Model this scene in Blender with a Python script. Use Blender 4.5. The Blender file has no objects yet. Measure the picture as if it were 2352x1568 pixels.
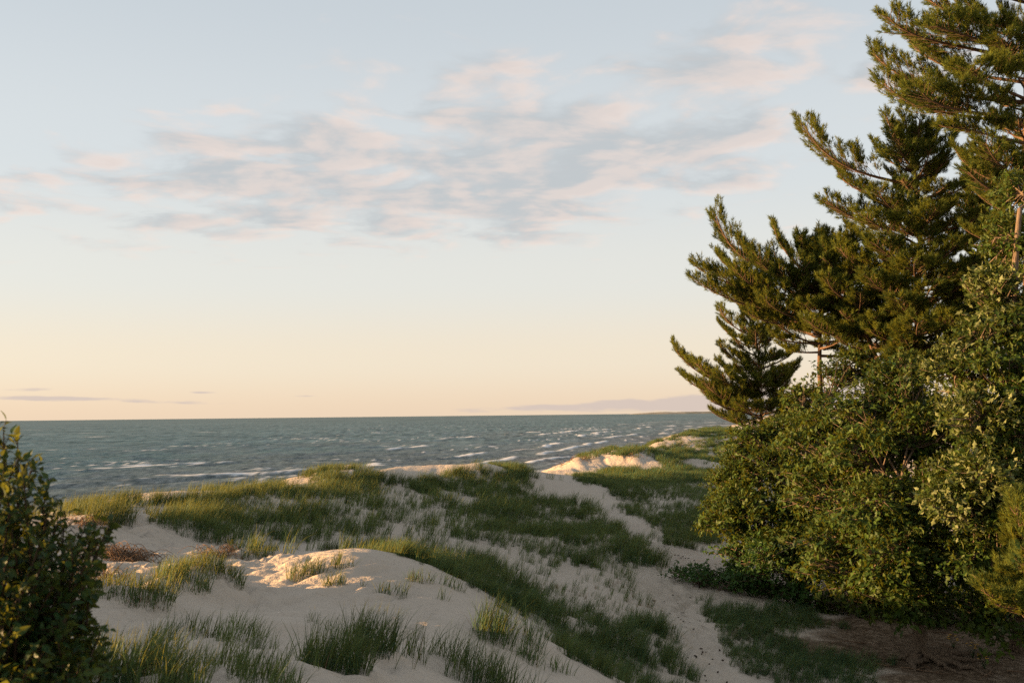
import bpy, math, random
import numpy as np
from mathutils import Matrix, Vector

random.seed(7)
RNG = np.random.default_rng(7)
scene = bpy.context.scene
col = scene.collection

# ------------------------------------------------------------------ camera
W, H, F = 2352.0, 1568.0, 2287.0          # working pixel frame, focal length 35 mm on 36 mm
CAM = np.array([0.0, 0.0, 9.5])           # water surface is z = 0
PITCH, ROLL = math.atan(169.0 / F), 0.011
_f = np.array([0, math.cos(PITCH), math.sin(PITCH)])
_u0 = np.array([0, -math.sin(PITCH), math.cos(PITCH)])
_x = np.array([1.0, 0, 0])
_r = math.cos(ROLL) * _x - math.sin(ROLL) * _u0
_u = math.sin(ROLL) * _x + math.cos(ROLL) * _u0
cam_data = bpy.data.cameras.new('camera')
cam = bpy.data.objects.new('camera', cam_data)
col.objects.link(cam)
cam.matrix_world = Matrix(((_r[0], _u[0], -_f[0], CAM[0]), (_r[1], _u[1], -_f[1], CAM[1]),
                           (_r[2], _u[2], -_f[2], CAM[2]), (0, 0, 0, 1)))
cam_data.lens = 35.0
cam_data.sensor_width = 36.0
cam_data.clip_start = 0.1
cam_data.clip_end = 120000.0
cam_data.dof.use_dof = True
cam_data.dof.focus_distance = 27.0
cam_data.dof.aperture_fstop = 3.2
scene.camera = cam

# ------------------------------------------------------------------ sun and sky
SUN_AZ = math.radians(-87.0)      # measured from +y towards +x
SUN_EL = math.radians(6.5)
SUN_DIR = Vector((math.sin(SUN_AZ) * math.cos(SUN_EL), math.cos(SUN_AZ) * math.cos(SUN_EL), math.sin(SUN_EL)))
sun_data = bpy.data.lights.new('sun', 'SUN')
sun_data.energy = 5.0
sun_data.angle = math.radians(0.6)
sun_data.color = (1.0, 0.61, 0.28)
sun = bpy.data.objects.new('sun', sun_data)
col.objects.link(sun)
sun.rotation_euler = SUN_DIR.to_track_quat('Z', 'Y').to_euler()

world = bpy.data.worlds.new('World')
scene.world = world
world.use_nodes = True
wt = world.node_tree
wt.nodes.clear()


def N(tree, kind, **props):
    n = tree.nodes.new(kind)
    for k, v in props.items():
        if k == 'ins':
            for i, val in v.items():
                n.inputs[i].default_value = val
        else:
            setattr(n, k, v)
    return n


def math_node(tree, op, a, b=None, c=None, clamp=False):
    n = tree.nodes.new('ShaderNodeMath')
    n.operation = op
    n.use_clamp = clamp
    for i, v in enumerate((a, b, c)):
        if v is None:
            continue
        if isinstance(v, (int, float)):
            n.inputs[i].default_value = v
        else:
            tree.links.new(v, n.inputs[i])
    return n.outputs[0]


def mix_col(tree, fac, a, b, blend='MIX'):
    n = tree.nodes.new('ShaderNodeMix')
    n.data_type = 'RGBA'
    n.blend_type = blend
    for sock, v in ((n.inputs[0], fac), (n.inputs[6], a), (n.inputs[7], b)):
        if isinstance(v, (int, float)):
            sock.default_value = v
        elif isinstance(v, (tuple, list)):
            sock.default_value = (*v[:3], 1.0)
        else:
            tree.links.new(v, sock)
    return n.outputs[2]


def smooth(tree, v, lo, hi, a=0.0, b=1.0):
    n = tree.nodes.new('ShaderNodeMapRange')
    n.interpolation_type = 'SMOOTHSTEP'
    tree.links.new(v, n.inputs[0])
    for i, x in enumerate((lo, hi, a, b)):
        n.inputs[i + 1].default_value = x
    return n.outputs[0]


def ramp(tree, v, stops, interp='LINEAR'):
    n = tree.nodes.new('ShaderNodeValToRGB')
    n.color_ramp.interpolation = interp
    el = n.color_ramp.elements
    while len(el) < len(stops):
        el.new(0.5)
    for e, (p, c) in zip(el, stops):
        e.position = p
        e.color = (*c, 1.0)
    if v is not None:
        tree.links.new(v, n.inputs[0])
    return n.outputs[0]


def build_sky():
    t = wt
    sky = N(t, 'ShaderNodeTexSky', sky_type='NISHITA', sun_disc=False, sun_elevation=SUN_EL,
            sun_rotation=SUN_AZ, altitude=180.0, air_density=SKY['air'], dust_density=SKY['dust'], ozone_density=SKY['ozone'])
    co = N(t, 'ShaderNodeTexCoord')
    sep = N(t, 'ShaderNodeSeparateXYZ')
    t.links.new(co.outputs['Generated'], sep.inputs[0])
    X, Y, Z = sep.outputs
    el = math_node(t, 'ARCSINE', Z)                         # elevation, radians
    az = math_node(t, 'ARCTAN2', X, Y)                      # azimuth from +y towards +x
    # thin evening veil over the whole dome: peach low down, pale above, blue-grey high up
    veil = ramp(t, math_node(t, 'MULTIPLY', el, 1 / 1.6), SKY['veil'], 'EASE')
    veil = mix_col(t, 1.0, veil, (SKY['veil_gain'],) * 3, 'MULTIPLY')
    base = mix_col(t, SKY['veil_mix'], sky.outputs[0], veil)
    # cloud layer: noise on a flat layer high above
    zc = math_node(t, 'ADD', math_node(t, 'MAXIMUM', Z, 0.0), 0.10)
    lx = math_node(t, 'DIVIDE', X, zc)
    ly = math_node(t, 'DIVIDE', Y, zc)
    comb = N(t, 'ShaderNodeCombineXYZ')
    t.links.new(lx, comb.inputs[0])
    t.links.new(ly, comb.inputs[1])
    mp = N(t, 'ShaderNodeMapping', ins={1: (3.1, 1.7, 0.0), 2: (0, 0, math.radians(-14)), 3: (1.0, 1.12, 1.0)})
    t.links.new(comb.outputs[0], mp.inputs[0])
    n1 = N(t, 'ShaderNodeTexNoise', ins={2: 3.5, 3: 9.0, 4: 0.53, 5: 2.1, 8: 0.35})
    t.links.new(mp.outputs[0], n1.inputs[0])
    n2 = N(t, 'ShaderNodeTexNoise', ins={2: 0.62, 3: 3.0, 4: 0.5})
    t.links.new(mp.outputs[0], n2.inputs[0])
    # the same noise shifted towards the sun gives the lit and the shaded side of each puff
    mp2 = N(t, 'ShaderNodeMapping', ins={1: (3.1 + 0.07, 1.7 + 0.03, 0.0), 2: (0, 0, math.radians(-14)), 3: (1.0, 1.12, 1.0)})
    t.links.new(comb.outputs[0], mp2.inputs[0])
    n3 = N(t, 'ShaderNodeTexNoise', ins={2: 3.5, 3: 5.0, 4: 0.5, 5: 2.1, 8: 0.25})
    t.links.new(mp2.outputs[0], n3.inputs[0])
    # where the cloud field lies: a broad bank ahead, thinner all round
    def blob(a0, e0, sa, se, tilt, amp):
        da = math_node(t, 'SUBTRACT', az, a0)
        de = math_node(t, 'SUBTRACT', math_node(t, 'SUBTRACT', el, e0), math_node(t, 'MULTIPLY', da, tilt))
        q = math_node(t, 'ADD', math_node(t, 'POWER', math_node(t, 'DIVIDE', da, sa), 2.0),
                      math_node(t, 'POWER', math_node(t, 'DIVIDE', de, se), 2.0))
        return math_node(t, 'MULTIPLY', math_node(t, 'EXPONENT', math_node(t, 'MULTIPLY', q, -1.0)), amp)
    field = None
    for b in SKY['blobs']:
        f_ = blob(*b)
        field = f_ if field is None else math_node(t, 'ADD', field, f_)
    dens = math_node(t, 'ADD', math_node(t, 'MULTIPLY', math_node(t, 'SUBTRACT', n1.outputs[0], 0.5), 1.9),
                     math_node(t, 'MULTIPLY', math_node(t, 'SUBTRACT', n2.outputs[0], 0.5), 0.7))
    dens = math_node(t, 'ADD', dens, math_node(t, 'SUBTRACT', field, 0.36))
    fac = smooth(t, dens, -0.06, 0.42)
    fac = math_node(t, 'MULTIPLY', fac, smooth(t, el, 0.10, 0.19))
    lit = smooth(t, math_node(t, 'SUBTRACT', n1.outputs[0], n3.outputs[0]), -0.10, 0.13)
    thick = smooth(t, dens, 0.08, 0.5)
    lit = math_node(t, 'MULTIPLY', lit, math_node(t, 'SUBTRACT', 1.0, math_node(t, 'MULTIPLY', thick, 0.45)))
    ccol = mix_col(t, lit, SKY['c_shade'], SKY['c_lit'])
    ccol = mix_col(t, 1.0, ccol, (SKY['veil_gain'],) * 3, 'MULTIPLY')
    out = mix_col(t, math_node(t, 'MULTIPLY', fac, SKY['c_alpha']), base, ccol)
    # low stratus bars close to the horizon
    comb2 = N(t, 'ShaderNodeCombineXYZ')
    t.links.new(math_node(t, 'MULTIPLY', az, 20.0), comb2.inputs[0])
    t.links.new(math_node(t, 'MULTIPLY', el, 120.0), comb2.inputs[1])
    n4 = N(t, 'ShaderNodeTexNoise', ins={2: 1.0, 3: 5.0, 4: 0.55})
    t.links.new(comb2.outputs[0], n4.inputs[0])
    low = None
    for b in SKY['bars']:
        f_ = blob(*b)
        low = f_ if low is None else math_node(t, 'ADD', low, f_)
    lf = smooth(t, math_node(t, 'ADD', low, math_node(t, 'MULTIPLY', math_node(t, 'SUBTRACT', n4.outputs[0], 0.5), 1.0)), 0.46, 0.72)
    lcol = mix_col(t, 1.0, SKY['bar_col'], (SKY['veil_gain'],) * 3, 'MULTIPLY')
    out = mix_col(t, math_node(t, 'MULTIPLY', lf, 0.75), out, lcol)
    bg = N(t, 'ShaderNodeBackground')
    bg.inputs[1].default_value = SKY['strength']
    t.links.new(out, bg.inputs[0])
    wo = N(t, 'ShaderNodeOutputWorld')
    t.links.new(bg.outputs[0], wo.inputs[0])


SKY = dict(
    air=1.0, dust=1.2, ozone=1.0, strength=0.052,
    veil=[(0.0, (1.0, 0.79, 0.60)), (0.035, (0.99, 0.86, 0.71)), (0.085, (0.90, 0.88, 0.83)),
          (0.155, (0.80, 0.835, 0.85)), (0.27, (0.68, 0.735, 0.778)), (1.0, (0.41, 0.50, 0.61))],
    veil_gain=4.7, veil_mix=0.82,
    blobs=[(-0.12, 0.205, 0.27, 0.055, 0.05, 0.55), (0.05, 0.26, 0.25, 0.09, 0.05, 0.54), (-0.02, 0.35, 0.2, 0.05, 0.1, 0.32), (-0.28, 0.25, 0.14, 0.05, 0.1, 0.36), (0.24, 0.32, 0.2, 0.07, 0.1, 0.28), (-0.55, 0.20, 0.2, 0.03, 0.0, 0.30),
           (0.9, 0.40, 0.6, 0.2, 0.0, 0.35), (-1.9, 0.5, 0.8, 0.2, 0.0, 0.3), (2.6, 0.5, 0.8, 0.2, 0.0, 0.35)],
    c_lit=(0.98, 0.78, 0.68), c_shade=(0.53, 0.565, 0.59), c_alpha=0.82,
    bars=[(0.24, 0.011, 0.16, 0.012, 0.03, 0.95), (0.02, 0.007, 0.14, 0.006, 0.02, 0.55), (-0.46, 0.020, 0.08, 0.004, 0.0, 0.62),
          (-0.33, 0.016, 0.09, 0.0035, -0.04, 0.60), (-0.45, 0.028, 0.03, 0.003, 0.0, 0.7), (-0.30, 0.025, 0.025, 0.002, 0.0, 0.7), (-0.2, 0.021, 0.03, 0.002, 0.0, 0.6), (0.7, 0.02, 0.3, 0.01, 0.0, 0.5), (1.5, 0.02, 0.4, 0.01, 0.0, 0.4)],
    bar_col=(0.66, 0.56, 0.52))
build_sky()

vs = scene.view_settings
scene.display_settings.display_device = 'sRGB'
vs.view_transform = 'Standard'
vs.look = 'None'
vs.gamma = 1.0
vs.use_curve_mapping = False
vs.exposure = 1.98
scene.cycles.max_bounces = 6
scene.cycles.transparent_max_bounces = 4
scene.cycles.use_denoising = False

# ------------------------------------------------------------------ helpers


def ray(px, py):
    a, b = (px - W / 2) / F, (H / 2 - py) / F
    return _f + a * _r + b * _u


def P(px, py, d):
    """the point at forward distance d (metres) seen at pixel (px, py)"""
    v = ray(px, py)
    return CAM + v * (d / v[1])


def project(p):
    q = np.asarray(p, float) - CAM
    z = np.maximum(q @ _f, 1e-3)
    return W / 2 + F * (q @ _r) / z, H / 2 - F * (q @ _u) / z


def hash2(ix, iy, seed):
    h = (ix.astype(np.int64) * 374761393 + iy.astype(np.int64) * 668265263 + seed * 1442695041) & 0xffffffff
    h = ((h ^ (h >> 13)) * 1274126177) & 0xffffffff
    h = (h ^ (h >> 16)) & 0xffffff
    return h / float(0xffffff)


def vnoise(x, y, seed=0):
    x, y = np.asarray(x, float), np.asarray(y, float)
    ix, iy = np.floor(x), np.floor(y)
    fx, fy = x - ix, y - iy
    fx, fy = fx * fx * fx * (fx * (6 * fx - 15) + 10), fy * fy * fy * (fy * (6 * fy - 15) + 10)
    a, b = hash2(ix, iy, seed), hash2(ix + 1, iy, seed)
    c, d = hash2(ix, iy + 1, seed), hash2(ix + 1, iy + 1, seed)
    return (a + (b - a) * fx) * (1 - fy) + (c + (d - c) * fx) * fy


def fbm(x, y, octaves=4, seed=0, gain=0.5):
    s, a, n = 0.0, 1.0, 0.0
    for o in range(octaves):
        s = s + a * vnoise(np.asarray(x) * 2 ** o + 17.3 * o, np.asarray(y) * 2 ** o - 9.1 * o, seed + o)
        n += a
        a *= gain
    return s / n


def sstep(v, lo, hi):
    t = np.clip((np.asarray(v, float) - lo) / (hi - lo), 0, 1)
    return t * t * (3 - 2 * t)


class MB:
    """collects vertices and triangles, then links them as one mesh object"""

    def __init__(self):
        self.v, self.f, self.a, self.n = [], [], [], 0

    def add(self, v, f, tone=0.5):
        v = np.asarray(v, float).reshape(-1, 3)
        self.v.append(v)
        self.f.append(np.asarray(f, np.int64).reshape(-1, 3) + self.n)
        self.a.append(np.broadcast_to(np.asarray(tone, float), (len(v),)))
        self.n += len(v)

    def tube(self, pts, rad, sides=6, tone=0.5, cap=True):
        pts = np.asarray(pts, float)
        rad = np.broadcast_to(np.asarray(rad, float), (len(pts),))
        tg = np.gradient(pts, axis=0)
        tg /= np.linalg.norm(tg, axis=1, keepdims=True) + 1e-9
        ref = np.array([0.31, 0.17, 0.93]) if abs(tg[0][2]) < 0.8 else np.array([0.93, 0.31, 0.17])
        s = np.cross(tg, ref)
        s /= np.linalg.norm(s, axis=1, keepdims=True) + 1e-9
        b = np.cross(tg, s)
        an = np.linspace(0, 2 * math.pi, sides, endpoint=False)
        ring = pts[:, None] + rad[:, None, None] * (np.cos(an)[None, :, None] * s[:, None] + np.sin(an)[None, :, None] * b[:, None])
        n = len(pts)
        v = np.concatenate([ring.reshape(-1, 3), pts[-1:] + tg[-1:] * rad[-1]])
        i, j = np.meshgrid(np.arange(n - 1), np.arange(sides), indexing='ij')
        a = (i * sides + j).ravel()
        b_ = (i * sides + (j + 1) % sides).ravel()
        c, d = a + sides, b_ + sides
        f = np.concatenate([np.stack([a, b_, d], 1), np.stack([a, d, c], 1)])
        jj = np.arange(sides)
        f = np.concatenate([f, np.stack([(n - 1) * sides + jj, (n - 1) * sides + (jj + 1) % sides, np.full(sides, n * sides)], 1)])
        self.add(v, f, tone)

    def build(self, name, mat, parent=None, smooth_=False, origin=None):
        v = np.concatenate(self.v) if self.v else np.zeros((0, 3))
        f = np.concatenate(self.f) if self.f else np.zeros((0, 3), np.int64)
        if origin is not None:
            v = v - np.asarray(origin)
        me = mesh_np(name, v, f, smooth_, {'tone': np.concatenate(self.a)} if self.a else {})
        me.materials.append(mat)
        o = bpy.data.objects.new(name, me)
        col.objects.link(o)
        if origin is not None:
            o.location = [float(q) for q in origin]
        if parent is not None:
            o.parent = parent
        return o


def mesh_np(name, v, f, smooth_=False, attrs=None):
    me = bpy.data.meshes.new(name)
    f = np.asarray(f)
    k = f.shape[1]
    me.vertices.add(len(v))
    me.vertices.foreach_set('co', np.ascontiguousarray(v, np.float32).ravel())
    me.loops.add(f.size)
    me.loops.foreach_set('vertex_index', np.ascontiguousarray(f, np.int32).ravel())
    me.polygons.add(len(f))
    me.polygons.foreach_set('loop_start', np.arange(0, f.size, k, dtype=np.int32))
    if smooth_:
        me.polygons.foreach_set('use_smooth', np.ones(len(f), bool))
    for an, av in (attrs or {}).items():
        at = me.attributes.new(an, 'FLOAT', 'POINT')
        at.data.foreach_set('value', np.ascontiguousarray(av, np.float32))
    me.update(calc_edges=True)
    return me


def tag(o, label=None, category=None, group=None, kind=None):
    for k, v in (('label', label), ('category', category), ('group', group), ('kind', kind)):
        if v:
            o[k] = v
    return o


def empty(name, loc):
    o = bpy.data.objects.new(name, None)
    o.empty_display_size = 0.2
    col.objects.link(o)
    o.location = [float(q) for q in loc]
    return o


def part(mb, name, mat, parent, smooth_=False, root=None):
    """a part whose mesh is given in world coordinates; root is the top Empty (unrotated)"""
    return mb.build(name, mat, parent, smooth_, None) if root is None else _part(mb, name, mat, parent, smooth_, root)


def _part(mb, name, mat, parent, smooth_, root):
    mb.v = [v - np.array(root.location) for v in mb.v]
    return mb.build(name, mat, parent, smooth_)


def new_mat(name):
    m = bpy.data.materials.new(name)
    m.use_nodes = True
    t = m.node_tree
    t.nodes.clear()
    return m, t


def attr(t, name):
    n = N(t, 'ShaderNodeAttribute', attribute_name=name)
    return n.outputs['Fac']


def noise(t, scale, detail=4.0, rough=0.55, coord=None, dist=0.0):
    n = N(t, 'ShaderNodeTexNoise', ins={2: scale, 3: detail, 4: rough, 8: dist})
    if coord is not None:
        t.links.new(coord, n.inputs[0])
    return n.outputs[0]


def obj_coord(t, scale=None):
    c = N(t, 'ShaderNodeTexCoord')
    if scale is None:
        return c.outputs['Object']
    mp = N(t, 'ShaderNodeMapping', ins={3: scale})
    t.links.new(c.outputs['Object'], mp.inputs[0])
    return mp.outputs[0]


def principled(t, base, rough=0.7, spec=0.3, normal=None, **ins):
    p = N(t, 'ShaderNodeBsdfPrincipled')
    for k, v in (('Base Color', base), ('Roughness', rough), ('Specular IOR Level', spec), ('Normal', normal)):
        if v is None:
            continue
        if isinstance(v, (int, float)):
            p.inputs[k].default_value = v
        elif isinstance(v, (tuple, list)):
            p.inputs[k].default_value = (*v[:3], 1.0)
        else:
            t.links.new(v, p.inputs[k])
    for k, v in ins.items():
        p.inputs[k].default_value = v
    return p


def out(t, shader):
    o = N(t, 'ShaderNodeOutputMaterial')
    t.links.new(shader, o.inputs[0])


def bump(t, height, strength=0.5, dist=0.05, normal=None):
    b = N(t, 'ShaderNodeBump', ins={0: strength, 1: dist})
    t.links.new(height, b.inputs['Height'])
    if normal is not None:
        t.links.new(normal, b.inputs['Normal'])
    return b.outputs[0]


def leaf_mat(name, dark, light, under, trans_col, trans=0.35, rough=0.5, spec=0.25, vary=0.0):
    """foliage: colour runs with each leaf's own tone, pale underside, light passing through"""
    m, t = new_mat(name)
    tone = attr(t, 'tone')
    if vary:                                  # each tuft a little greener or yellower than its neighbour
        oi = N(t, 'ShaderNodeObjectInfo')
        tone = math_node(t, 'ADD', tone, math_node(t, 'MULTIPLY', math_node(t, 'SUBTRACT', oi.outputs['Random'], 0.4), vary), clamp=True)
    c = ramp(t, tone, [(0.0, dark), (1.0, light)])
    geo = N(t, 'ShaderNodeNewGeometry')
    c = mix_col(t, geo.outputs['Backfacing'], c, under) if under else c
    p = principled(t, c, rough, spec)
    tr = N(t, 'ShaderNodeBsdfTranslucent')
    t.links.new(mix_col(t, 1.0, ramp(t, tone, [(0.0, (0.6, 0.6, 0.6)), (1.0, (1.1, 1.1, 1.1))]), trans_col, 'MULTIPLY'), tr.inputs[0])
    ms = N(t, 'ShaderNodeMixShader', ins={0: trans})
    t.links.new(p.outputs[0], ms.inputs[1])
    t.links.new(tr.outputs[0], ms.inputs[2])
    out(t, ms.outputs[0])
    return m


def bark_mat(name, a, b, scale=(6, 6, 1.2)):
    m, t = new_mat(name)
    n = noise(t, 5.0, 6.0, 0.65, obj_coord(t, scale))
    c = ramp(t, n, [(0.3, a), (0.7, b)])
    out(t, principled(t, c, 0.9, 0.15, bump(t, n, 0.8, 0.03)).outputs[0])
    return m

# ------------------------------------------------------------------ terrain
SH = np.array([0.264, 0.9645])             # shoreline direction, running away to the right
INL = np.array([0.9645, -0.264])           # inland
SH0 = np.array([-38.0, 0.0])               # a point on the shoreline


def inland(x, y):
    return (x - SH0[0]) * INL[0] + (y - SH0[1]) * INL[1]


def base_profile(x, y):
    s = inland(x, y)
    beach = np.where(s < 0, np.maximum(s * 0.05, -4.0), 0)
    beach = beach + np.clip(s, 0, 9) * 0.13
    dune = sstep(s, 9, 24) * 4.6
    return beach + dune


# (pixel x, pixel y, distance): where the ground shows in the photograph
GROUND_PX = [
    # bottom edge and foreground sand
    (300, 1568, 8.2), (560, 1568, 9.2), (800, 1568, 10.3), (1020, 1568, 11.6), (1250, 1568, 13.3), (1420, 1568, 16.2),
    (1650, 1568, 18.4), (1880, 1568, 19.2), (2120, 1568, 19.4), (2352, 1568, 19.0),
    (250, 1460, 11.5), (500, 1470, 12.0), (700, 1470, 12.4), (900, 1470, 12.8), (1080, 1480, 13.4),
    (600, 1400, 15.0), (800, 1400, 15.0), (960, 1400, 15.2), (1100, 1420, 15.4), (1220, 1500, 14.2), (1300, 1540, 14.0),
    (420, 1390, 15.0), (300, 1410, 14.0), (480, 1365, 16.0), (360, 1365, 16.2),
    # knoll and its slip edge running down to the right
    (650, 1335, 17.4), (760, 1305, 18.6), (850, 1288, 19.6), (940, 1312, 18.9), (1050, 1362, 17.6), (1130, 1400, 16.8),
    (540, 1300, 20.0), (450, 1300, 19.5), (620, 1280, 21.5), (400, 1280, 20.5), (330, 1300, 18.5),
    # grass strip beyond the slip edge, floor of the hollow
    (1000, 1300, 23.0), (1150, 1370, 20.6), (1300, 1420, 19.4), (1420, 1480, 18.8), (1520, 1530, 18.4),
    (850, 1255, 25.5), (700, 1262, 25.0), (1000, 1275, 26.0), (1150, 1320, 25.5), (1300, 1350, 24.5), (1420, 1390, 23.2),
    (1250, 1280, 28.5), (1400, 1290, 29.0), (1500, 1320, 28.0), (1480, 1440, 21.5),
    # slope of the foredune facing the hollow
    (560, 1240, 25.0), (560, 1190, 28.0), (700, 1200, 29.0), (850, 1200, 30.0), (1000, 1210, 31.0), (1150, 1220, 32.0), (1300, 1220, 34.5),
    (700, 1150, 32.5), (850, 1150, 34.5), (1000, 1150, 36.5), (1130, 1150, 38.0), (1240, 1160, 39.0), (1050, 1110, 41.0), (1200, 1110, 43.5),
    # crest
    (420, 1146, 30.5), (560, 1140, 32.5), (700, 1128, 35.0), (850, 1124, 37.5), (970, 1112, 40.0), (1110, 1085, 44.0), (1200, 1088, 46.0),
    (345, 1158, 29.0), (280, 1185, 26.5), (220, 1190, 27.0), (150, 1172, 29.0),
    (780, 1095, 44.0), (700, 1112, 43.0), (600, 1125, 40.0),
    # sandy track on the left
    (350, 1210, 25.0), (400, 1260, 21.8), (310, 1250, 22.5), (480, 1275, 21.0),
    (250, 1230, 23.0), (230, 1270, 20.5), (250, 1330, 17.5),
    # footpath
    (1590, 1460, 21.4), (1545, 1400, 24.3), (1560, 1330, 27.3), (1550, 1275, 30.5), (1480, 1235, 34.0), (1420, 1190, 38.0), (1360, 1135, 42.5),
    (1300, 1100, 46.0), (1250, 1088, 47.5), (1620, 1520, 19.6),
    # slope on the right of the path and its crest
    (1450, 1165, 42.0), (1550, 1200, 38.5), (1630, 1240, 36.0), (1500, 1130, 46.0), (1600, 1140, 46.0), (1620, 1190, 41.0),
    (1350, 1100, 51.0), (1450, 1096, 53.5), (1550, 1096, 54.5), (1620, 1110, 53.0), (1680, 1150, 47.0),
    # blown-out sand face and ridges behind
    (1270, 1080, 66.0), (1300, 1068, 70.0), (1400, 1063, 70.0), (1480, 1060, 71.0), (1330, 1046, 80.0), (1420, 1036, 83.0), (1500, 1038, 83.0), (1250, 1078, 78.0),
    (1530, 1062, 72.0), (1600, 1085, 66.0), (1560, 1030, 98.0), (1500, 1028, 100.0), (1600, 1010, 122.0), (1655, 993, 155.0), (1640, 1040, 92.0), (1680, 1080, 80.0),
    # ground under the trees
    (1700, 1480, 21.6), (1800, 1440, 23.2), (1900, 1480, 22.0), (2000, 1500, 21.4), (2110, 1512, 21.0), (2250, 1500, 21.2), (2352, 1490, 21.4),
    (1650, 1390, 25.0), (1750, 1370, 26.6), (1850, 1385, 26.4), (1620, 1300, 30.0),
]
GROUND_XYZ = [  # ground outside the picture or hidden in it
    (0, -3, 7.8), (0, 2, 7.8), (-3, 4, 7.75), (-6, 4, 7.8), (3, 4, 7.3), (6, 6, 6.2), (9, 10, 5.2), (14, 14, 4.8), (20, 10, 5.0), (5, 0, 7.2), (12, 2, 5.8),
    (-9, 9, 8.35), (-12, 12.5, 8.3), (-14, 15.5, 6.5), (-15, 18, 6.5), (-13, 22, 7.3), (-14, 8, 8.3), (-18, 12, 7.0), (-16, 4, 8.2), (-20, 2, 7.0), (-10, -6, 8.0), (10, -8, 6.0),  # unseen ridge on the left, its heights shaped to shade the near sand
    (-20, 20, 6.0), (-18, 27, 5.6), (-14, 34, 5.4), (-12, 40, 5.0), (-8, 48, 4.8), (-3, 58, 4.4),
    (14, 25, 4.6), (18, 30, 4.8), (14, 36, 4.9), (12, 42, 5.0), (22, 40, 5.2), (20, 55, 5.4), (26, 70, 5.6), (34, 90, 5.8), (30, 20, 5.0), (36, 50, 5.6),
]


def tps_fit(xy, val, lam=0.0004):
    n = len(xy)
    d2 = ((xy[:, None] - xy[None]) ** 2).sum(-1)
    K = 0.5 * d2 * np.log(d2 + 1e-9) + lam * np.eye(n)
    Pm = np.concatenate([np.ones((n, 1)), xy], 1)
    A = np.block([[K, Pm], [Pm.T, np.zeros((3, 3))]])
    return np.linalg.solve(A, np.concatenate([val, np.zeros(3)]))


_g = [P(*g) for g in GROUND_PX] + [np.array(g, float) for g in GROUND_XYZ]
for _yy in range(-20, 240, 20):            # the beach and far dunes keep their plain profile
    for _s in (-30, -8, 4, 12):
        q = SH0 + SH * _yy + INL * _s
        _g.append(np.array([q[0], q[1], base_profile(q[0], q[1])]))
    for _s in (90, 130):
        q = SH0 + SH * _yy + INL * _s
        _g.append(np.array([q[0], q[1], base_profile(q[0], q[1])]))
_g = np.array(_g)
GXY = _g[:, :2] * 0.1
GW = tps_fit(GXY, _g[:, 2] - base_profile(_g[:, 0], _g[:, 1]))


MOUNDS = []
for (_px, _py, _d, _h, _rad) in [(310, 1425, 13.7, .34, .7), (395, 1388, 15.0, .42, .6), (470, 1365, 16.0, .46, .6), (250, 1200, 25.0, .30, 1.0), (210, 1195, 26.5, .12, .9), (780, 1098, 44.0, .45, 1.4),
                           (1120, 1092, 44.0, .35, 1.6), (1165, 1468, 15.0, .18, .6), (868, 1500, 12.3, .14, .5), (758, 1530, 11.4, .14, .5), (590, 1278, 21.8, .16, .5), (430, 1215, 25.0, .25, .9), (1420, 1036, 83, .2, 2.5), (1330, 1048, 80, .1, 2.0), (820, 1302, 18.5, .22, 1.5), (1060, 1372, 17.2, .14, 0.9)]:
    _q = P(_px, _py, _d)
    MOUNDS.append((_q[0], _q[1], _h, _rad))


def ground(x, y):
    """height of the dunes"""
    x, y = np.atleast_1d(np.asarray(x, float)), np.atleast_1d(np.asarray(y, float))
    shp = x.shape
    x, y = x.ravel(), y.ravel()
    z = base_profile(x, y)
    w = sstep(y, -30, -10) * sstep(-y, -235, -190) * sstep(x, -75, -55) * sstep(-x, -120, -70)
    idx = np.nonzero(w > 0)[0]
    for k in range(0, len(idx), 20000):
        ii = idx[k:k + 20000]
        q = np.stack([x[ii], y[ii]], 1) * 0.1
        d2 = ((q[:, None] - GXY[None]) ** 2).sum(-1)
        r = (0.5 * d2 * np.log(d2 + 1e-9)) @ GW[:-3] + GW[-3] + q @ GW[-2:]
        z[ii] += r * w[ii]
    s = inland(x, y)
    rough = sstep(s, 6, 18)
    z = z + rough * ((fbm(x * 0.45, y * 0.45, 3, 11) - 0.5) * 0.34 + (fbm(x * 1.7, y * 1.7, 3, 23) - 0.5) * 0.10)
    for (mx, my, mh, mr) in MOUNDS:
        q2 = (x - mx) ** 2 + (y - my) ** 2
        k2 = q2 < (3 * mr) ** 2
        z[k2] += mh * np.exp(-q2[k2] / mr ** 2)
    z = z + sstep(y, 56, 72) * sstep(s, 15, 26) * ((fbm(x * 0.10, y * 0.07, 3, 83) - 0.5) * 2.6 + (fbm(x * 0.4, y * 0.3, 3, 84) - 0.5) * 1.1 + (fbm(x * 1.3, y * 0.7, 3, 85) - 0.5) * 0.5)
    far = sstep(y, 170, 300) * sstep(s, 14, 40)
    z = z + far * (fbm(x * 0.03, y * 0.03, 4, 5) - 0.4) * 5.0
    return z.reshape(shp)


def gz(x, y):
    return float(ground(x, y)[0])


def drop(px, py, d):
    """a pixel on the ground near distance d -> the nearest point where its ray really meets the dunes"""
    v = ray(px, py)
    v = v / v[1]
    ds = np.linspace(d * 0.75, d * 1.35, 160)
    pts = CAM + v * ds[:, None]
    g = pts[:, 2] - ground(pts[:, 0], pts[:, 1])
    hit = np.nonzero((g[:-1] > 0) & (g[1:] <= 0))[0]
    if len(hit):
        k = hit[np.argmin(np.abs(ds[hit] - d))]
        t_ = g[k] / (g[k] - g[k + 1])
        q = pts[k] * (1 - t_) + pts[k + 1] * t_
    else:
        q = pts[np.argmin(np.abs(g))]
    q[2] = gz(q[0], q[1])
    return q


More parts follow.
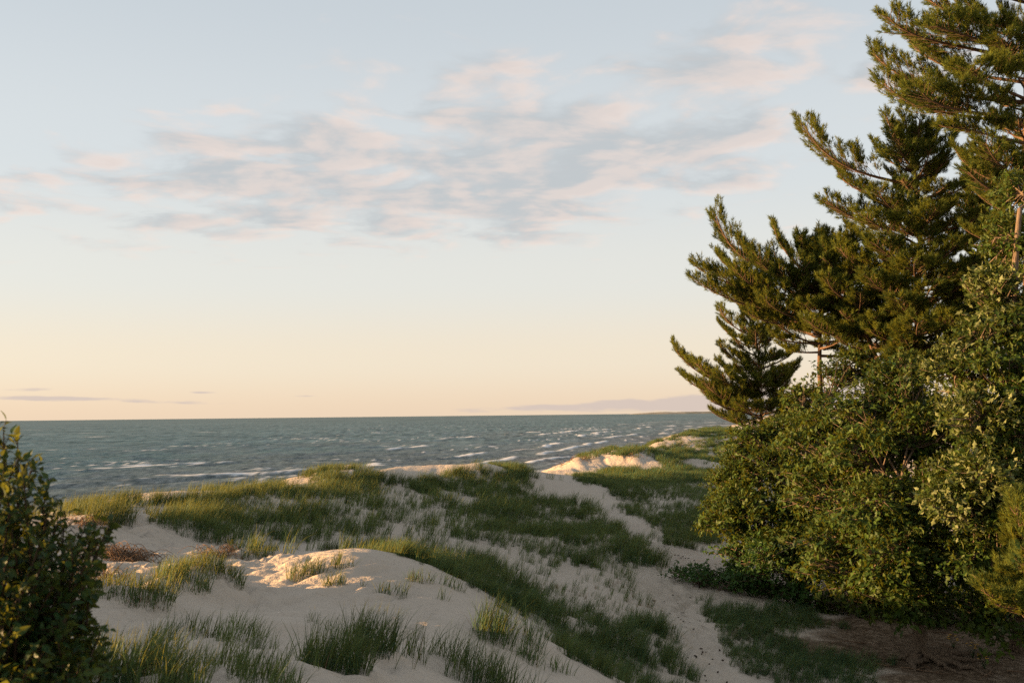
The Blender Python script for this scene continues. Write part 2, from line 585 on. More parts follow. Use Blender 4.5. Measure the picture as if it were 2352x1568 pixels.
def stretch(lo, hi, step, far_lo, far_hi, grow=1.09):
    a = list(np.arange(lo, hi, step))
    s, v = step, a[-1]
    up = []
    while v < far_hi:
        s *= grow
        v += s
        up.append(v)
    s, v = step, lo
    dn = []
    while v > far_lo:
        s *= grow
        v -= s
        dn.append(v)
    return np.array(dn[::-1] + a + up)


def grid_mesh(name, xs, ys, zf, attrs=None):
    X, Y = np.meshgrid(xs, ys)
    Z = zf(X, Y)
    nx, ny = len(xs), len(ys)
    v = np.stack([X.ravel(), Y.ravel(), Z.ravel()], 1)
    i, j = np.meshgrid(np.arange(ny - 1), np.arange(nx - 1), indexing='ij')
    a = (i * nx + j).ravel()
    f = np.stack([a, a + 1, a + nx + 1, a + nx], 1)
    at = {k: fn(X, Y, Z).ravel() for k, fn in (attrs or {}).items()}
    return mesh_np(name, v, f, True, at)


# ---- where grass grows, read from the photograph: ellipses (px, py, half width, half height, tufts per square metre)
def in_poly(px, py, poly):
    inside = np.zeros(px.shape, bool)
    n = len(poly)
    for i in range(n):
        x1, y1 = poly[i]
        x2, y2 = poly[(i + 1) % n]
        c = (y1 > py) != (y2 > py)
        with np.errstate(divide='ignore', invalid='ignore'):
            xi = (x2 - x1) * (py - y1) / (y2 - y1 + 1e-9) + x1
        inside ^= c & (px < xi)
    return inside


PATH_PX = [(1660, 1580, 18), (1620, 1520, 19.6), (1590, 1460, 21.4), (1545, 1400, 24.3), (1560, 1330, 27.3), (1545, 1275, 30.5), (1480, 1235, 34), (1420, 1190, 38),
           (1360, 1135, 42.5), (1300, 1100, 46), (1250, 1088, 47.5)]
PATH = np.array([drop(*p)[:2] for p in PATH_PX])


def path_dist(x, y):
    best = np.full(np.shape(x), 1e9)
    for a, b in zip(PATH[:-1], PATH[1:]):
        ab = b - a
        t_ = np.clip(((x - a[0]) * ab[0] + (y - a[1]) * ab[1]) / (ab @ ab), 0, 1)
        best = np.minimum(best, np.hypot(x - a[0] - t_ * ab[0], y - a[1] - t_ * ab[1]))
    return best


def litter(X, Y, Z):
    """brown needle and leaf litter under the trees"""
    px, py = project(np.stack([X, Y, Z], -1))
    d = np.hypot((X - 12.2) / 6.6, (Y - 21.5) / 6.6)
    return sstep(-d + (fbm(X * 0.8, Y * 0.8, 4, 3) - 0.5) * 0.9, -1.1, -0.75)


def trail(X, Y, Z):
    return sstep(-path_dist(X, Y), -1.0, -0.35)


def treads(x, y, seed, scale):
    """footprints: one dented oval in some of the cells of a loose grid"""
    gx, gy = np.floor(x / scale), np.floor(y / scale)
    dz = np.zeros(np.shape(x))
    for ox in (-1, 0, 1):
        for oy in (-1, 0, 1):
            cx, cy = gx + ox, gy + oy
            r1, r2, r3, r4 = (hash2(cx, cy, seed + k) for k in range(4))
            ux, uy = x - (cx + r1) * scale, y - (cy + r2) * scale
            an = r3 * 3.1416
            a, b = ux * np.cos(an) + uy * np.sin(an), -ux * np.sin(an) + uy * np.cos(an)
            q = (a / 0.20) ** 2 + (b / 0.11) ** 2
            dz = dz + (np.exp(-q) * -1.0 + 0.45 * np.exp(-((np.sqrt(q) - 1.5) / 0.45) ** 2)) * (r4 > 0.25)
    return dz


xs = stretch(-7.0, 7.5, 0.085, -300.0, 9000.0, 1.08)
ys = stretch(9.0, 25.0, 0.09, -60.0, 9000.0, 1.045)


def ground_fine(X, Y):
    z = ground(X, Y)
    near = sstep(-Y, -34, -26) * sstep(X, -14, -11)
    px, py = project(np.stack([X, Y, z], -1))
    open_sand = in_poly(px, py, [(230, 1230), (330, 1170), (400, 1260), (620, 1270), (900, 1290), (1000, 1400), (900, 1568), (240, 1568)]) * 1.0
    tr = sstep(-path_dist(X, Y), -0.75, -0.3)
    z = z + near * 0.085 * treads(X, Y, 3, 0.38) * np.clip(open_sand * sstep(fbm(X * 0.5, Y * 0.5, 3, 77), 0.34, 0.52), 0, 1)
    z = z + near * open_sand * ((fbm(X * 2.6, Y * 3.4, 2, 78) - 0.5) * 0.08 + (np.abs(2 * vnoise((X * 0.9 + Y * 0.45) * 1.7, (Y * 0.9 - X * 0.45) * 3.6, 79) - 1) - 0.5) * 0.10)
    z = z + 0.06 * treads(X, Y, 9, 0.30) * tr * near - 0.05 * tr
    return z


sand_mat, t = new_mat('sand')
oc = obj_coord(t)
big = noise(t, 0.25, 5.0, 0.6, oc)
fine = noise(t, 90.0, 3.0, 0.6, oc)
mid = noise(t, 2.6, 5.0, 0.6, oc)
c = ramp(t, big, [(0.3, (0.445, 0.365, 0.288)), (0.7, (0.51, 0.425, 0.342))])
c = mix_col(t, math_node(t, 'MULTIPLY', fine, 0.35), c, (0.30, 0.23, 0.17))
c = mix_col(t, math_node(t, 'MULTIPLY', smooth(t, mid, 0.5, 0.75), 0.25), c, (0.36, 0.29, 0.215))
lit_ = attr(t, 'litter')
ln = noise(t, 7.0, 8.0, 0.7, oc)
lc = ramp(t, ln, [(0.30, (0.05, 0.034, 0.021)), (0.48, (0.13, 0.088, 0.054)), (0.68, (0.29, 0.215, 0.15))])
c = mix_col(t, math_node(t, 'MULTIPLY', lit_, smooth(t, math_node(t, 'ADD', lit_, noise(t, 1.6, 6.0, 0.65, oc)), 0.7, 1.25)), c, lc)
rip = N(t, 'ShaderNodeTexWave', wave_type='BANDS', bands_direction='DIAGONAL', ins={1: 2.3, 2: 5.0, 3: 3.0, 4: 0.8})
t.links.new(oc, rip.inputs[0])
hgt = math_node(t, 'ADD', math_node(t, 'MULTIPLY', noise(t, 3.2, 6.0, 0.6, oc), 1.0), math_node(t, 'MULTIPLY', rip.outputs[1], 0.10))
hgt = math_node(t, 'ADD', hgt, math_node(t, 'MULTIPLY', noise(t, 14.0, 4.0, 0.6, oc), 0.25))
hgt = math_node(t, 'ADD', hgt, math_node(t, 'MULTIPLY', math_node(t, 'MULTIPLY', ln, lit_), 0.6))
out(t, principled(t, c, 0.95, 0.1, bump(t, hgt, 0.9, 0.09)).outputs[0])

me = grid_mesh('ground', xs, ys, ground_fine, {'litter': litter, 'trail': trail})
me.materials.append(sand_mat)
dunes = bpy.data.objects.new('ground', me)
col.objects.link(dunes)
tag(dunes, 'pale sand dunes with a hollow, a blown-out crest and a trodden footpath', 'ground', kind='structure')

# ------------------------------------------------------------------ lake
WD = np.array([0.62, -0.785])              # the waves run towards the shore


def breakers(X, Y):
    """nearshore bars where waves steepen and break"""
    s = inland(X, Y)
    return np.exp(-((s + 14) / 9.0) ** 2) * 0.9 + np.exp(-((s + 48) / 13.0) ** 2) * 0.75 + np.exp(-((s + 95) / 20.0) ** 2) * 0.45 + sstep(-s, 10, 400) * 0.16


_cache = {}


def swell(X, Y):
    key = (X.shape, float(X.ravel()[0]), float(Y.ravel()[-1]))
    if key in _cache:
        return _cache[key]
    dist = np.hypot(X, Y)
    s = inland(X, Y)
    wob = (fbm(X * 0.012, Y * 0.012, 3, 31) - 0.5) * 16
    u = X * WD[0] + Y * WD[1] + wob
    vv = X * -WD[1] + Y * WD[0]
    shoal = sstep(-s, -1, 12)

    def ridged(lu, lv, turn, seed):
        a_ = u * math.cos(turn) + vv * math.sin(turn)
        b_ = vv * math.cos(turn) - u * math.sin(turn)
        return 1 - np.abs(2 * vnoise(a_ / lu, b_ / lv, seed) - 1)

    br = breakers(X, Y)
    r1, r2, r3, r4 = ridged(7.0, 40.0, 0.0, 31), ridged(4.2, 13.0, 0.35, 32), ridged(2.4, 6.0, -0.4, 33), ridged(1.2, 2.6, 0.1, 34)
    z = (0.50 * (r1 - .5) + 0.34 * (r2 - .5) + 0.20 * (r3 - .5) + 0.10 * (r4 - .5)) * shoal * (1 - 0.5 * sstep(dist, 900, 2400))
    crest = sstep(r1, 0.80, 0.98)
    patch = fbm(u * 0.09, vv * 0.03, 3, 53)
    z = z + br * crest * sstep(patch, 0.4, 0.65) * 0.32 * shoal
    tex = fbm(X * 1.6, Y * 1.6, 3, 59)
    # foam lies on the breaking crests, in patches along them
    foam = sstep(crest * (patch * 1.05 + br * 0.40) + (tex - 0.5) * 0.55, 0.84, 0.99)
    foam = np.maximum(foam, sstep(sstep(r2, 0.82, 0.99) * patch * 1.35 + (tex - 0.5) * 0.5, 0.92, 1.05) * 0.8)
    chop = 0
    # long breaker lines over the sand bars, broken along their length
    along = X * SH[0] + Y * SH[1]
    for kb, (sb, wdt) in enumerate(((9, 1.3), (20, 1.5), (34, 1.8), (50, 2.0), (72, 2.4), (98, 2.6))):
        sw = s + sb + (fbm(along * 0.02, along * 0 + kb, 3, 90 + kb) - 0.5) * 16
        run = sstep(Y + 0.4 * X, 120, 180) * sstep(fbm(along * 0.022, along * 0 + 7.7 * kb, 3, 120 + kb), 0.53, 0.64)
        line = np.exp(-(sw / wdt) ** 2) * run
        z = z + line * 0.28 * shoal
        foam = np.maximum(foam, sstep(line + (tex - 0.5) * 0.9, 0.45, 0.8) * 0.95)
    foam = foam * (0.25 + 0.75 * sstep(Y + 0.5 * X, 85, 150))
    wash = (0.15 + 0.65 * sstep(Y, 90, 140)) * np.exp(-((s + 3 + (fbm(X * 0.08, Y * 0.08, 2, 61) - 0.5) * 8) / 2.6) ** 2)
    foam = np.clip(foam + sstep(wash + (tex - 0.5) * 0.9, 0.62, 0.9) * 0.9, 0, 1)
    _cache[key] = (z + chop, foam)
    return _cache[key]


wx = stretch(-120.0, 90.0, 0.75, -40000.0, 40000.0, 1.10)
wy = [20.0]
while wy[-1] < 60000:
    v_ = wy[-1]
    wy.append(v_ + max(0.6, v_ * 0.010 if v_ < 2000 else v_ * 0.06))
wy = np.array(wy)
water_mat, t = new_mat('lake_water')
geo = N(t, 'ShaderNodeNewGeometry')
pos = geo.outputs['Position']
mpw = N(t, 'ShaderNodeMapping', ins={2: (0, 0, math.radians(38)), 3: (1.0, 0.45, 1.0)})
t.links.new(pos, mpw.inputs[0])
wn1 = noise(t, 0.55, 6.0, 0.6, mpw.outputs[0])
wn2 = noise(t, 2.4, 5.0, 0.6, mpw.outputs[0])
sepw = N(t, 'ShaderNodeSeparateXYZ')
t.links.new(pos, sepw.inputs[0])
h_ = math_node(t, 'ADD', math_node(t, 'MULTIPLY', wn1, 1.0), math_node(t, 'MULTIPLY', wn2, 0.22))
nrm = bump(t, h_, 1.0, 0.9)
shal = attr(t, 'shallow')
gust = noise(t, 0.02, 4.0, 0.6, mpw.outputs[0])
def chop_shade(sx, sy, detail):  # stretched noise standing in for the shading of small waves
    m_ = N(t, 'ShaderNodeMapping', ins={2: (0, 0, math.radians(-9)), 3: (sx, sy, 0.0)})
    t.links.new(pos, m_.inputs[0])
    return noise(t, 1.0, detail, 0.62, m_.outputs[0])


afar = smooth(t, sepw.outputs[1], 160.0, 420.0)
ch1, ch2 = chop_shade(0.80, 0.26, 4.0), chop_shade(0.26, 0.030, 4.0)
ch = math_node(t, 'ADD', math_node(t, 'MULTIPLY', ch1, math_node(t, 'SUBTRACT', 1.0, afar)), math_node(t, 'MULTIPLY', ch2, afar))
shade_fac = math_node(t, 'ADD', math_node(t, 'MULTIPLY', attr(t, 'shade_tone'), 0.35), math_node(t, 'MULTIPLY', math_node(t, 'SUBTRACT', ch, 0.34), 2.1), clamp=True)  # painted wave shading, drives the water colour and its reflection
deep = mix_col(t, shade_fac, (0.003, 0.020, 0.025), (0.024, 0.100, 0.104))
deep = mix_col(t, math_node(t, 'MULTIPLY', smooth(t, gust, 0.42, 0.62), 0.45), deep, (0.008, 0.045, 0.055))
brown = mix_col(t, shade_fac, (0.020, 0.020, 0.022), (0.110, 0.090, 0.072))
wc = mix_col(t, shal, deep, brown)
mpf = N(t, 'ShaderNodeMapping', ins={2: (0, 0, math.radians(-38)), 3: (0.07, 0.16, 1.0)})
t.links.new(pos, mpf.inputs[0])
cap = noise(t, 1.0, 6.0, 0.68, mpf.outputs[0])
caps = math_node(t, 'MULTIPLY', smooth(t, cap, 0.715, 0.77), 0.8)
fo = attr(t, 'foam')
fo = math_node(t, 'MAXIMUM', fo, math_node(t, 'MULTIPLY', caps, attr(t, 'open')))
wat_d = N(t, 'ShaderNodeBsdfDiffuse')
t.links.new(wc, wat_d.inputs[0])
wat_g = N(t, 'ShaderNodeBsdfGlossy', ins={1: 0.16})
t.links.new(nrm, wat_g.inputs['Normal'])
fr = N(t, 'ShaderNodeFresnel', ins={0: 1.33})
t.links.new(nrm, fr.inputs[1])
wat = N(t, 'ShaderNodeMixShader')
t.links.new(math_node(t, 'MULTIPLY', math_node(t, 'MINIMUM', fr.outputs[0], 0.30), math_node(t, 'ADD', 0.35, math_node(t, 'MULTIPLY', shade_fac, 1.0))), wat.inputs[0])
t.links.new(wat_d.outputs[0], wat.inputs[1])
t.links.new(wat_g.outputs[0], wat.inputs[2])
foam_b = principled(t, (0.62, 0.61, 0.60), 0.9, 0.2)
ms = N(t, 'ShaderNodeMixShader')
t.links.new(fo, ms.inputs[0])
t.links.new(wat.outputs[0], ms.inputs[1])
t.links.new(foam_b.outputs[0], ms.inputs[2])
out(t, ms.outputs[0])
ROW_OF = lambda Y: np.interp(Y, wy, np.arange(len(wy)))


def wave_shade(X, Y, Z):
    """wave shading painted as a light and dark tone per vertex"""
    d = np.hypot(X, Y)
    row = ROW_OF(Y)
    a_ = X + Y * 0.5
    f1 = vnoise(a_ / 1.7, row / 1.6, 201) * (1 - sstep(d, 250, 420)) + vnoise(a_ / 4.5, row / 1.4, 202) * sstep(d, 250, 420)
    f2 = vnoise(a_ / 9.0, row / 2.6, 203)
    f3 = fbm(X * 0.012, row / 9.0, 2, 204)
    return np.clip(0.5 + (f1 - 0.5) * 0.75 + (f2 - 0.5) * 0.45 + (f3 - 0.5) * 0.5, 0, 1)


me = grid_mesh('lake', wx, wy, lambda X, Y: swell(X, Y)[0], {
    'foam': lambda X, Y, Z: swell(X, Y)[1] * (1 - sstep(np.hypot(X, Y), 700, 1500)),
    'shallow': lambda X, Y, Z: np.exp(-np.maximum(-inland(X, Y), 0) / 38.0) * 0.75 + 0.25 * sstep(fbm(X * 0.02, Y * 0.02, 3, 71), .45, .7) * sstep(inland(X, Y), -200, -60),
    'shade_tone': wave_shade,
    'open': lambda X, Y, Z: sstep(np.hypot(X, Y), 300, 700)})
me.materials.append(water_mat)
lake = bpy.data.objects.new('lake', me)
col.objects.link(lake)
tag(lake, 'wind-ruffled teal lake with whitecaps and breakers along the shore', 'water', kind='structure')
_cache.clear()

# ------------------------------------------------------------------ grass
grass_mat = leaf_mat('dune_grass', (0.010, 0.042, 0.022), (0.056, 0.118, 0.046), None, (0.34, 0.32, 0.06), 0.27, 0.6, 0.15, 0.5)
dry_mat = leaf_mat('dry_grass', (0.10, 0.06, 0.03), (0.30, 0.20, 0.11), None, (0.30, 0.20, 0.09), 0.2, 0.8, 0.1)
root_mat = bark_mat('dry_roots', (0.10, 0.06, 0.035), (0.24, 0.15, 0.09))


def blades(mb, base, n, height, spread, width=0.007, lean=(0.25, 0.0), droop=0.5, rng=RNG, tone=(0.0, 0.6), dead=0.0, segs=3):
    """n curved blades rising from points scattered round base (array n,3 or one point)"""
    base = np.asarray(base, float)
    if base.ndim == 1:
        base = np.broadcast_to(base, (n, 3))
    an = rng.uniform(0, 2 * math.pi, n)
    hl = height * rng.uniform(0.55, 1.1, n)
    out_ = rng.uniform(0.05, 1.0, n) ** 1.3 * spread
    dirx, diry = np.cos(an) * out_ + lean[0], np.sin(an) * out_ + lean[1]
    ts = np.linspace(0, 1, segs + 1)
    k = droop * rng.uniform(0.5, 1.5, n)
    cx = base[:, None, 0] + hl[:, None] * dirx[:, None] * (ts + k[:, None] * ts ** 2.2)
    cy = base[:, None, 1] + hl[:, None] * diry[:, None] * (ts + k[:, None] * ts ** 2.2)
    cz = base[:, None, 2] + hl[:, None] * (ts * 1.0 - k[:, None] * np.hypot(dirx, diry)[:, None] * 0.55 * ts ** 2.4)
    tw = an + rng.uniform(-1.2, 1.2, n) + math.pi / 2
    wv = np.stack([np.cos(tw), np.sin(tw), np.zeros(n)], 1) * (width * rng.uniform(0.7, 1.3, n))[:, None] * 0.5
    c = np.stack([cx, cy, cz], -1)                                 # n, segs+1, 3
    prof = np.array([0.8, 1.0, 0.7, 0.35, 0.2])[:segs]
    L = c[:, :segs] - wv[:, None] * prof[None, :, None]
    R = c[:, :segs] + wv[:, None] * prof[None, :, None]
    v = np.concatenate([np.stack([L, R], 2).reshape(n, segs * 2, 3), c[:, segs:]], 1)   # n, 2*segs+1
    f = []
    for s in range(segs - 1):
        a = 2 * s
        f += [(a, a + 1, a + 3), (a, a + 3, a + 2)]
    f.append((2 * segs - 2, 2 * segs - 1, 2 * segs))
    m = 2 * segs + 1
    f = (np.array(f)[None] + (np.arange(n) * m)[:, None, None]).reshape(-1, 3)
    tn = rng.uniform(tone[0], tone[1], n)
    mb.add(v.reshape(-1, 3), f, np.repeat(tn, m))


def tuft_mesh(name, n, height, spread, radius, width, seed, mat, lean=(0.22, -0.05)):
    rng = np.random.default_rng(seed)
    mb = MB()
    r = radius * np.sqrt(rng.uniform(0, 1, n))
    a = rng.uniform(0, 2 * math.pi, n)
    base = np.stack([r * np.cos(a), r * np.sin(a), np.full(n, -0.03)], 1)
    blades(mb, base, n, height, spread, width, lean, 0.75, rng, (0.0, 0.75), segs=3)
    me = mesh_np(name, np.concatenate(mb.v), np.concatenate(mb.f), False, {'tone': np.concatenate(mb.a)})
    me.materials.append(mat)
    o = bpy.data.objects.new(name, me)
    return o


tuft_col = bpy.data.collections.new('tuft_shapes')        # shapes for the grass below, not placed themselves
for k in range(4):
    tuft_col.objects.link(tuft_mesh('a%d_thin_tuft' % k, 9, 0.55, 0.30, 0.06, 0.010, 100 + k, grass_mat))
for k in range(4):
    tuft_col.objects.link(tuft_mesh('b%d_full_tuft' % k, 26, 0.62, 0.42, 0.13, 0.010, 200 + k, grass_mat))
for k in range(2):
    tuft_col.objects.link(tuft_mesh('c%d_far_tuft' % k, 34, 0.60, 0.50, 0.40, 0.022, 300 + k, grass_mat))
for k in range(2):
    tuft_col.objects.link(tuft_mesh('d%d_dry_tuft' % k, 12, 0.30, 0.9, 0.10, 0.008, 400 + k, dry_mat))


def scatter_tree():
    g = bpy.data.node_groups.new('grass_scatter', 'GeometryNodeTree')
    g.interface.new_socket('Geometry', in_out='INPUT', socket_type='NodeSocketGeometry')
    g.interface.new_socket('Geometry', in_out='OUTPUT', socket_type='NodeSocketGeometry')
    gi, go = g.nodes.new('NodeGroupInput'), g.nodes.new('NodeGroupOutput')
    ci = g.nodes.new('GeometryNodeCollectionInfo')
    ci.inputs['Collection'].default_value = tuft_col
    ci.inputs['Separate Children'].default_value = True
    ci.inputs['Reset Children'].default_value = True
    iop = g.nodes.new('GeometryNodeInstanceOnPoints')
    iop.inputs['Pick Instance'].default_value = True

    def named(name, kind):
        n = g.nodes.new('GeometryNodeInputNamedAttribute')
        n.data_type = kind
        n.inputs[0].default_value = name
        return n.outputs[0]
    L = g.links.new
    L(gi.outputs[0], iop.inputs['Points'])
    L(ci.outputs[0], iop.inputs['Instance'])
    L(named('pick', 'INT'), iop.inputs['Instance Index'])
    e2r = g.nodes.new('FunctionNodeEulerToRotation')
    cx = g.nodes.new('ShaderNodeCombineXYZ')
    L(named('turn', 'FLOAT'), cx.inputs[2])
    L(cx.outputs[0], e2r.inputs[0])
    L(e2r.outputs[0], iop.inputs['Rotation'])
    L(named('size', 'FLOAT'), iop.inputs['Scale'])
    L(iop.outputs[0], go.inputs[0])
    return g


SCATTER = scatter_tree()


def grass_stuff(name, label, pts, pick, size, turn=None):
    me = bpy.data.meshes.new(name)
    n = len(pts)
    me.vertices.add(n)
    me.vertices.foreach_set('co', np.ascontiguousarray(pts, np.float32).ravel())
    for nm, kd, val in (('pick', 'INT', pick.astype(np.int32)), ('size', 'FLOAT', size.astype(np.float32)),
                        ('turn', 'FLOAT', (RNG.uniform(-0.9, 0.9, n) if turn is None else turn).astype(np.float32))):
        a = me.attributes.new(nm, kd, 'POINT')
        a.data.foreach_set('value', np.ascontiguousarray(val))
    o = bpy.data.objects.new(name, me)
    col.objects.link(o)
    md = o.modifiers.new('scatter', 'NODES')
    md.node_group = SCATTER
    tag(o, label, 'grass', kind='stuff')
    return o


def ell(px, py, cx, cy, rx, ry, amp, tilt=0.0):
    dx = px - cx
    dy = py - cy - tilt * dx
    return amp * np.clip(1.6 - 1.6 * ((dx / rx) ** 2 + (dy / ry) ** 2), 0, 1)


def band(px, py, line, width, amp):
    xs_, ys_ = np.array([p[0] for p in line], float), np.array([p[1] for p in line], float)
    yy = np.interp(px, xs_, ys_)
    return amp * np.clip(1.5 - np.abs(py - yy) / width, 0, 1) * (px > xs_[0]) * (px < xs_[-1])


def candidates(x0, x1, y0, y1, per_m2, seed):
    rng = np.random.default_rng(seed)
    n = int((x1 - x0) * (y1 - y0) * per_m2)
    x, y = rng.uniform(x0, x1, n), rng.uniform(y0, y1, n)
    keep = np.abs(x) < 0.56 * y + 3
    x, y = x[keep], y[keep]
    z = ground(x, y)
    p = np.stack([x, y, z], 1)
    px, py = project(p)
    # ragged outlines: the growth limits wander by half a metre or so
    k_ = F / np.maximum(y, 5.0)
    wob = np.stack([fbm(x * 0.9, y * 0.9, 3, seed + 90), fbm(x * 0.9, y * 0.9, 3, seed + 190)], 0) - 0.5
    px = px + wob[0] * 3.2 * k_ + rng.normal(0, 0.16, len(x)) * k_
    py = py + wob[1] * 0.55 * k_ + rng.normal(0, 0.04, len(x)) * k_
    return p, px, py, rng


def grow(name, label, area, dens, per_m2, seed, picks, size=(0.7, 1.15), patchy=0.5, pscale=0.9, avoid_path=0.55):
    p, px, py, rng = candidates(*area, per_m2, seed)
    d = dens(px, py, p) / per_m2
    clump = fbm(p[:, 0] * pscale, p[:, 1] * pscale, 3, seed)
    d = d * (1 - patchy + patchy * 2 * sstep(clump, 0.36, 0.62))
    d = d * sstep(path_dist(p[:, 0], p[:, 1]), avoid_path, avoid_path + 0.4)
    k = rng.uniform(0, 1, len(d)) < d
    p = p[k]
    n = len(p)
    pk = np.array(picks)[rng.integers(0, len(picks), n)]
    sz = rng.uniform(size[0], size[1], n) * (0.65 + 0.7 * fbm(p[:, 0] * 0.8, p[:, 1] * 0.8, 3, seed + 40))
    print('GRASS', name, n)
    return grass_stuff(name, label, p, pk, sz)


def d_slope(px, py, p):
    poly = [(395, 1150), (560, 1132), (700, 1120), (1000, 1110), (1210, 1082), (1225, 1105), (1300, 1150), (1395, 1190), (1462, 1232), (1530, 1270), (1530, 1310), (1480, 1345), (1330, 1330),
            (1200, 1350), (1050, 1340), (920, 1285), (860, 1262), (690, 1268), (560, 1258), (450, 1225), (375, 1195)]
    m = in_poly(px, py, poly)
    d = 2.2 + ell(px, py, 560, 1195, 190, 62, 15, 0.12) + ell(px, py, 760, 1180, 160, 70, 7) + ell(px, py, 1110, 1115, 110, 45, 22) + ell(px, py, 1280, 1245, 230, 52, 22, 0.12) \
        + ell(px, py, 1010, 1300, 170, 45, 18, 0.1) + ell(px, py, 1100, 1190, 130, 45, 9) + ell(px, py, 450, 1200, 75, 45, 22, 0.35) + ell(px, py, 1420, 1290, 110, 40, 14)
    d = d + ell(px, py, 1350, 1205, 120, 36, 20, 0.45) + ell(px, py, 1180, 1160, 90, 40, 10) + ell(px, py, 900, 1160, 150, 50, 5)
    d = d - ell(px, py, 1265, 1120, 70, 36, 22, 0.5)
    return np.maximum(d, 0) * m


def d_right(px, py, p):
    m = in_poly(px, py, [(1300, 1100), (1420, 1094), (1560, 1094), (1650, 1122), (1700, 1250), (1560, 1255), (1490, 1225), (1430, 1180), (1375, 1125)])
    return m * (9 + ell(px, py, 1600, 1220, 140, 40, 14) + ell(px, py, 1450, 1110, 130, 30, 8, 0.2) + band(px, py, [(1320, 1106), (1400, 1148), (1460, 1192), (1540, 1236), (1600, 1245)], 22, 14))


def d_strip(px, py, p):
    line = [(840, 1266), (870, 1268), (930, 1290), (1010, 1325), (1110, 1370), (1230, 1410), (1340, 1440), (1430, 1475)]
    far = (p[:, 1] > np.interp(px, [840, 940, 1050, 1130, 1250, 1350], [19.8, 19.2, 18.0, 17.2, 16.3, 16.3]))
    d = band(px, py, line, 17, 30) * far
    d = d + in_poly(px, py, [(1340, 1425), (1470, 1435), (1575, 1500), (1640, 1590), (1360, 1590), (1300, 1500)]) * 22
    return d


def d_right_floor(px, py, p):
    m = in_poly(px, py, [(1570, 1390), (1680, 1380), (1830, 1400), (1850, 1460), (1780, 1520), (1900, 1590), (1730, 1590), (1650, 1490)])
    return m * 20 + in_poly(px, py, [(1750, 1500), (2050, 1520), (2100, 1590), (1750, 1590)]) * 14


def d_floor(px, py, p):
    m = in_poly(px, py, [(1050, 1340), (1200, 1345), (1480, 1345), (1520, 1400), (1500, 1450), (1380, 1420), (1200, 1385)])
    return m * 6.0


def d_near(px, py, p):
    d = ell(px, py, 480, 1560, 200, 36, 9) + ell(px, py, 300, 1510, 90, 50, 10) + ell(px, py, 640, 1560, 60, 26, 9) + ell(px, py, 500, 1500, 120, 30, 4)
    return d * (p[:, 1] < 14)


def d_crest(px, py, p):
    y = p[:, 1]
    d = band(px, py, [(120, 1176), (230, 1172), (300, 1166), (345, 1156)], 9, 20) * (y > 25)
    d = d + band(px, py, [(375, 1150), (420, 1146), (560, 1138), (700, 1126), (850, 1122), (1000, 1112)], 9, 18) * (y > 29)
    d = d + ell(px, py, 780, 1098, 85, 18, 26) * (y > 36) + ell(px, py, 1120, 1092, 90, 20, 24) * (y > 38) + band(px, py, [(860, 1112), (980, 1110)], 7, 20) * (y > 36)
    return d


def d_far(px, py, p):
    d = band(px, py, [(1310, 1100), (1420, 1096), (1560, 1096), (1640, 1110)], 10, 9)
    d = d + in_poly(px, py, [(1490, 1022), (1560, 1000), (1680, 968), (1700, 1130), (1640, 1120), (1600, 1090), (1530, 1075), (1510, 1050)]) * 5.5
    d = d + ell(px, py, 1420, 1038, 75, 9, 22) + ell(px, py, 1340, 1050, 40, 7, 9)
    return d * (p[:, 1] > 48)


THIN, FULL, FAR, DRY = [0, 1, 2, 3], [4, 5, 6, 7], [8, 9], [10, 11]
grow('slope_grass', 'sparse dark green dune grass on the shaded slope facing the hollow', (-14, 12, 20, 50), lambda *a: 1.9 * d_slope(*a), 100, 1, THIN + THIN + THIN + FULL, (0.5, 1.05), 0.6, 1.1, 0.15)
grow('bank_grass', 'even dark grass on the slope right of the footpath', (2, 20, 32, 60), lambda *a: 2.3 * d_right(*a), 90, 2, THIN + FULL, (0.45, 0.8), 0.5, 0.8, 0.2)
grow('strip_grass', 'dense dark green grass strip behind the sand knoll and down into the hollow', (-5, 6, 15, 28), lambda *a: 3.4 * d_strip(*a), 190, 3, FULL + FULL + THIN, (0.36, 0.70), 0.45, 1.1, 0.3)
grow('floor_grass', 'dark low grass beside the footpath in front of the oaks', (2, 12, 17, 28), lambda *a: 4.8 * d_right_floor(*a), 140, 4, THIN + FULL, (0.3, 0.58), 0.55, 0.8, 0.4)
grow('hollow_grass', 'scattered thin grass stems on the sandy floor of the hollow', (-4, 9, 20, 32), lambda *a: 2.6 * d_floor(*a), 30, 5, THIN + DRY, (0.4, 0.75), 0.6, 0.9, 0.35)
grow('near_grass', 'lush grass on the near sand beside the broad-leaved bush', (-7, 1, 7, 14), lambda *a: 4.5 * d_near(*a), 60, 6, THIN + THIN + FULL, (0.4, 0.8), 0.6, 1.4)
grow('crest_grass', 'golden sunlit grass along the crest of the foredune', (-18, 6, 25, 56), lambda *a: 1.5 * d_crest(*a), 70, 7, FULL, (0.5, 0.95), 0.45)
grow('far_grass', 'golden grass on the farther dune ridges above the beach', (5, 60, 48, 190), d_far, 16, 8, FAR, (0.5, 0.9), 0.8, 0.35, 0.3)

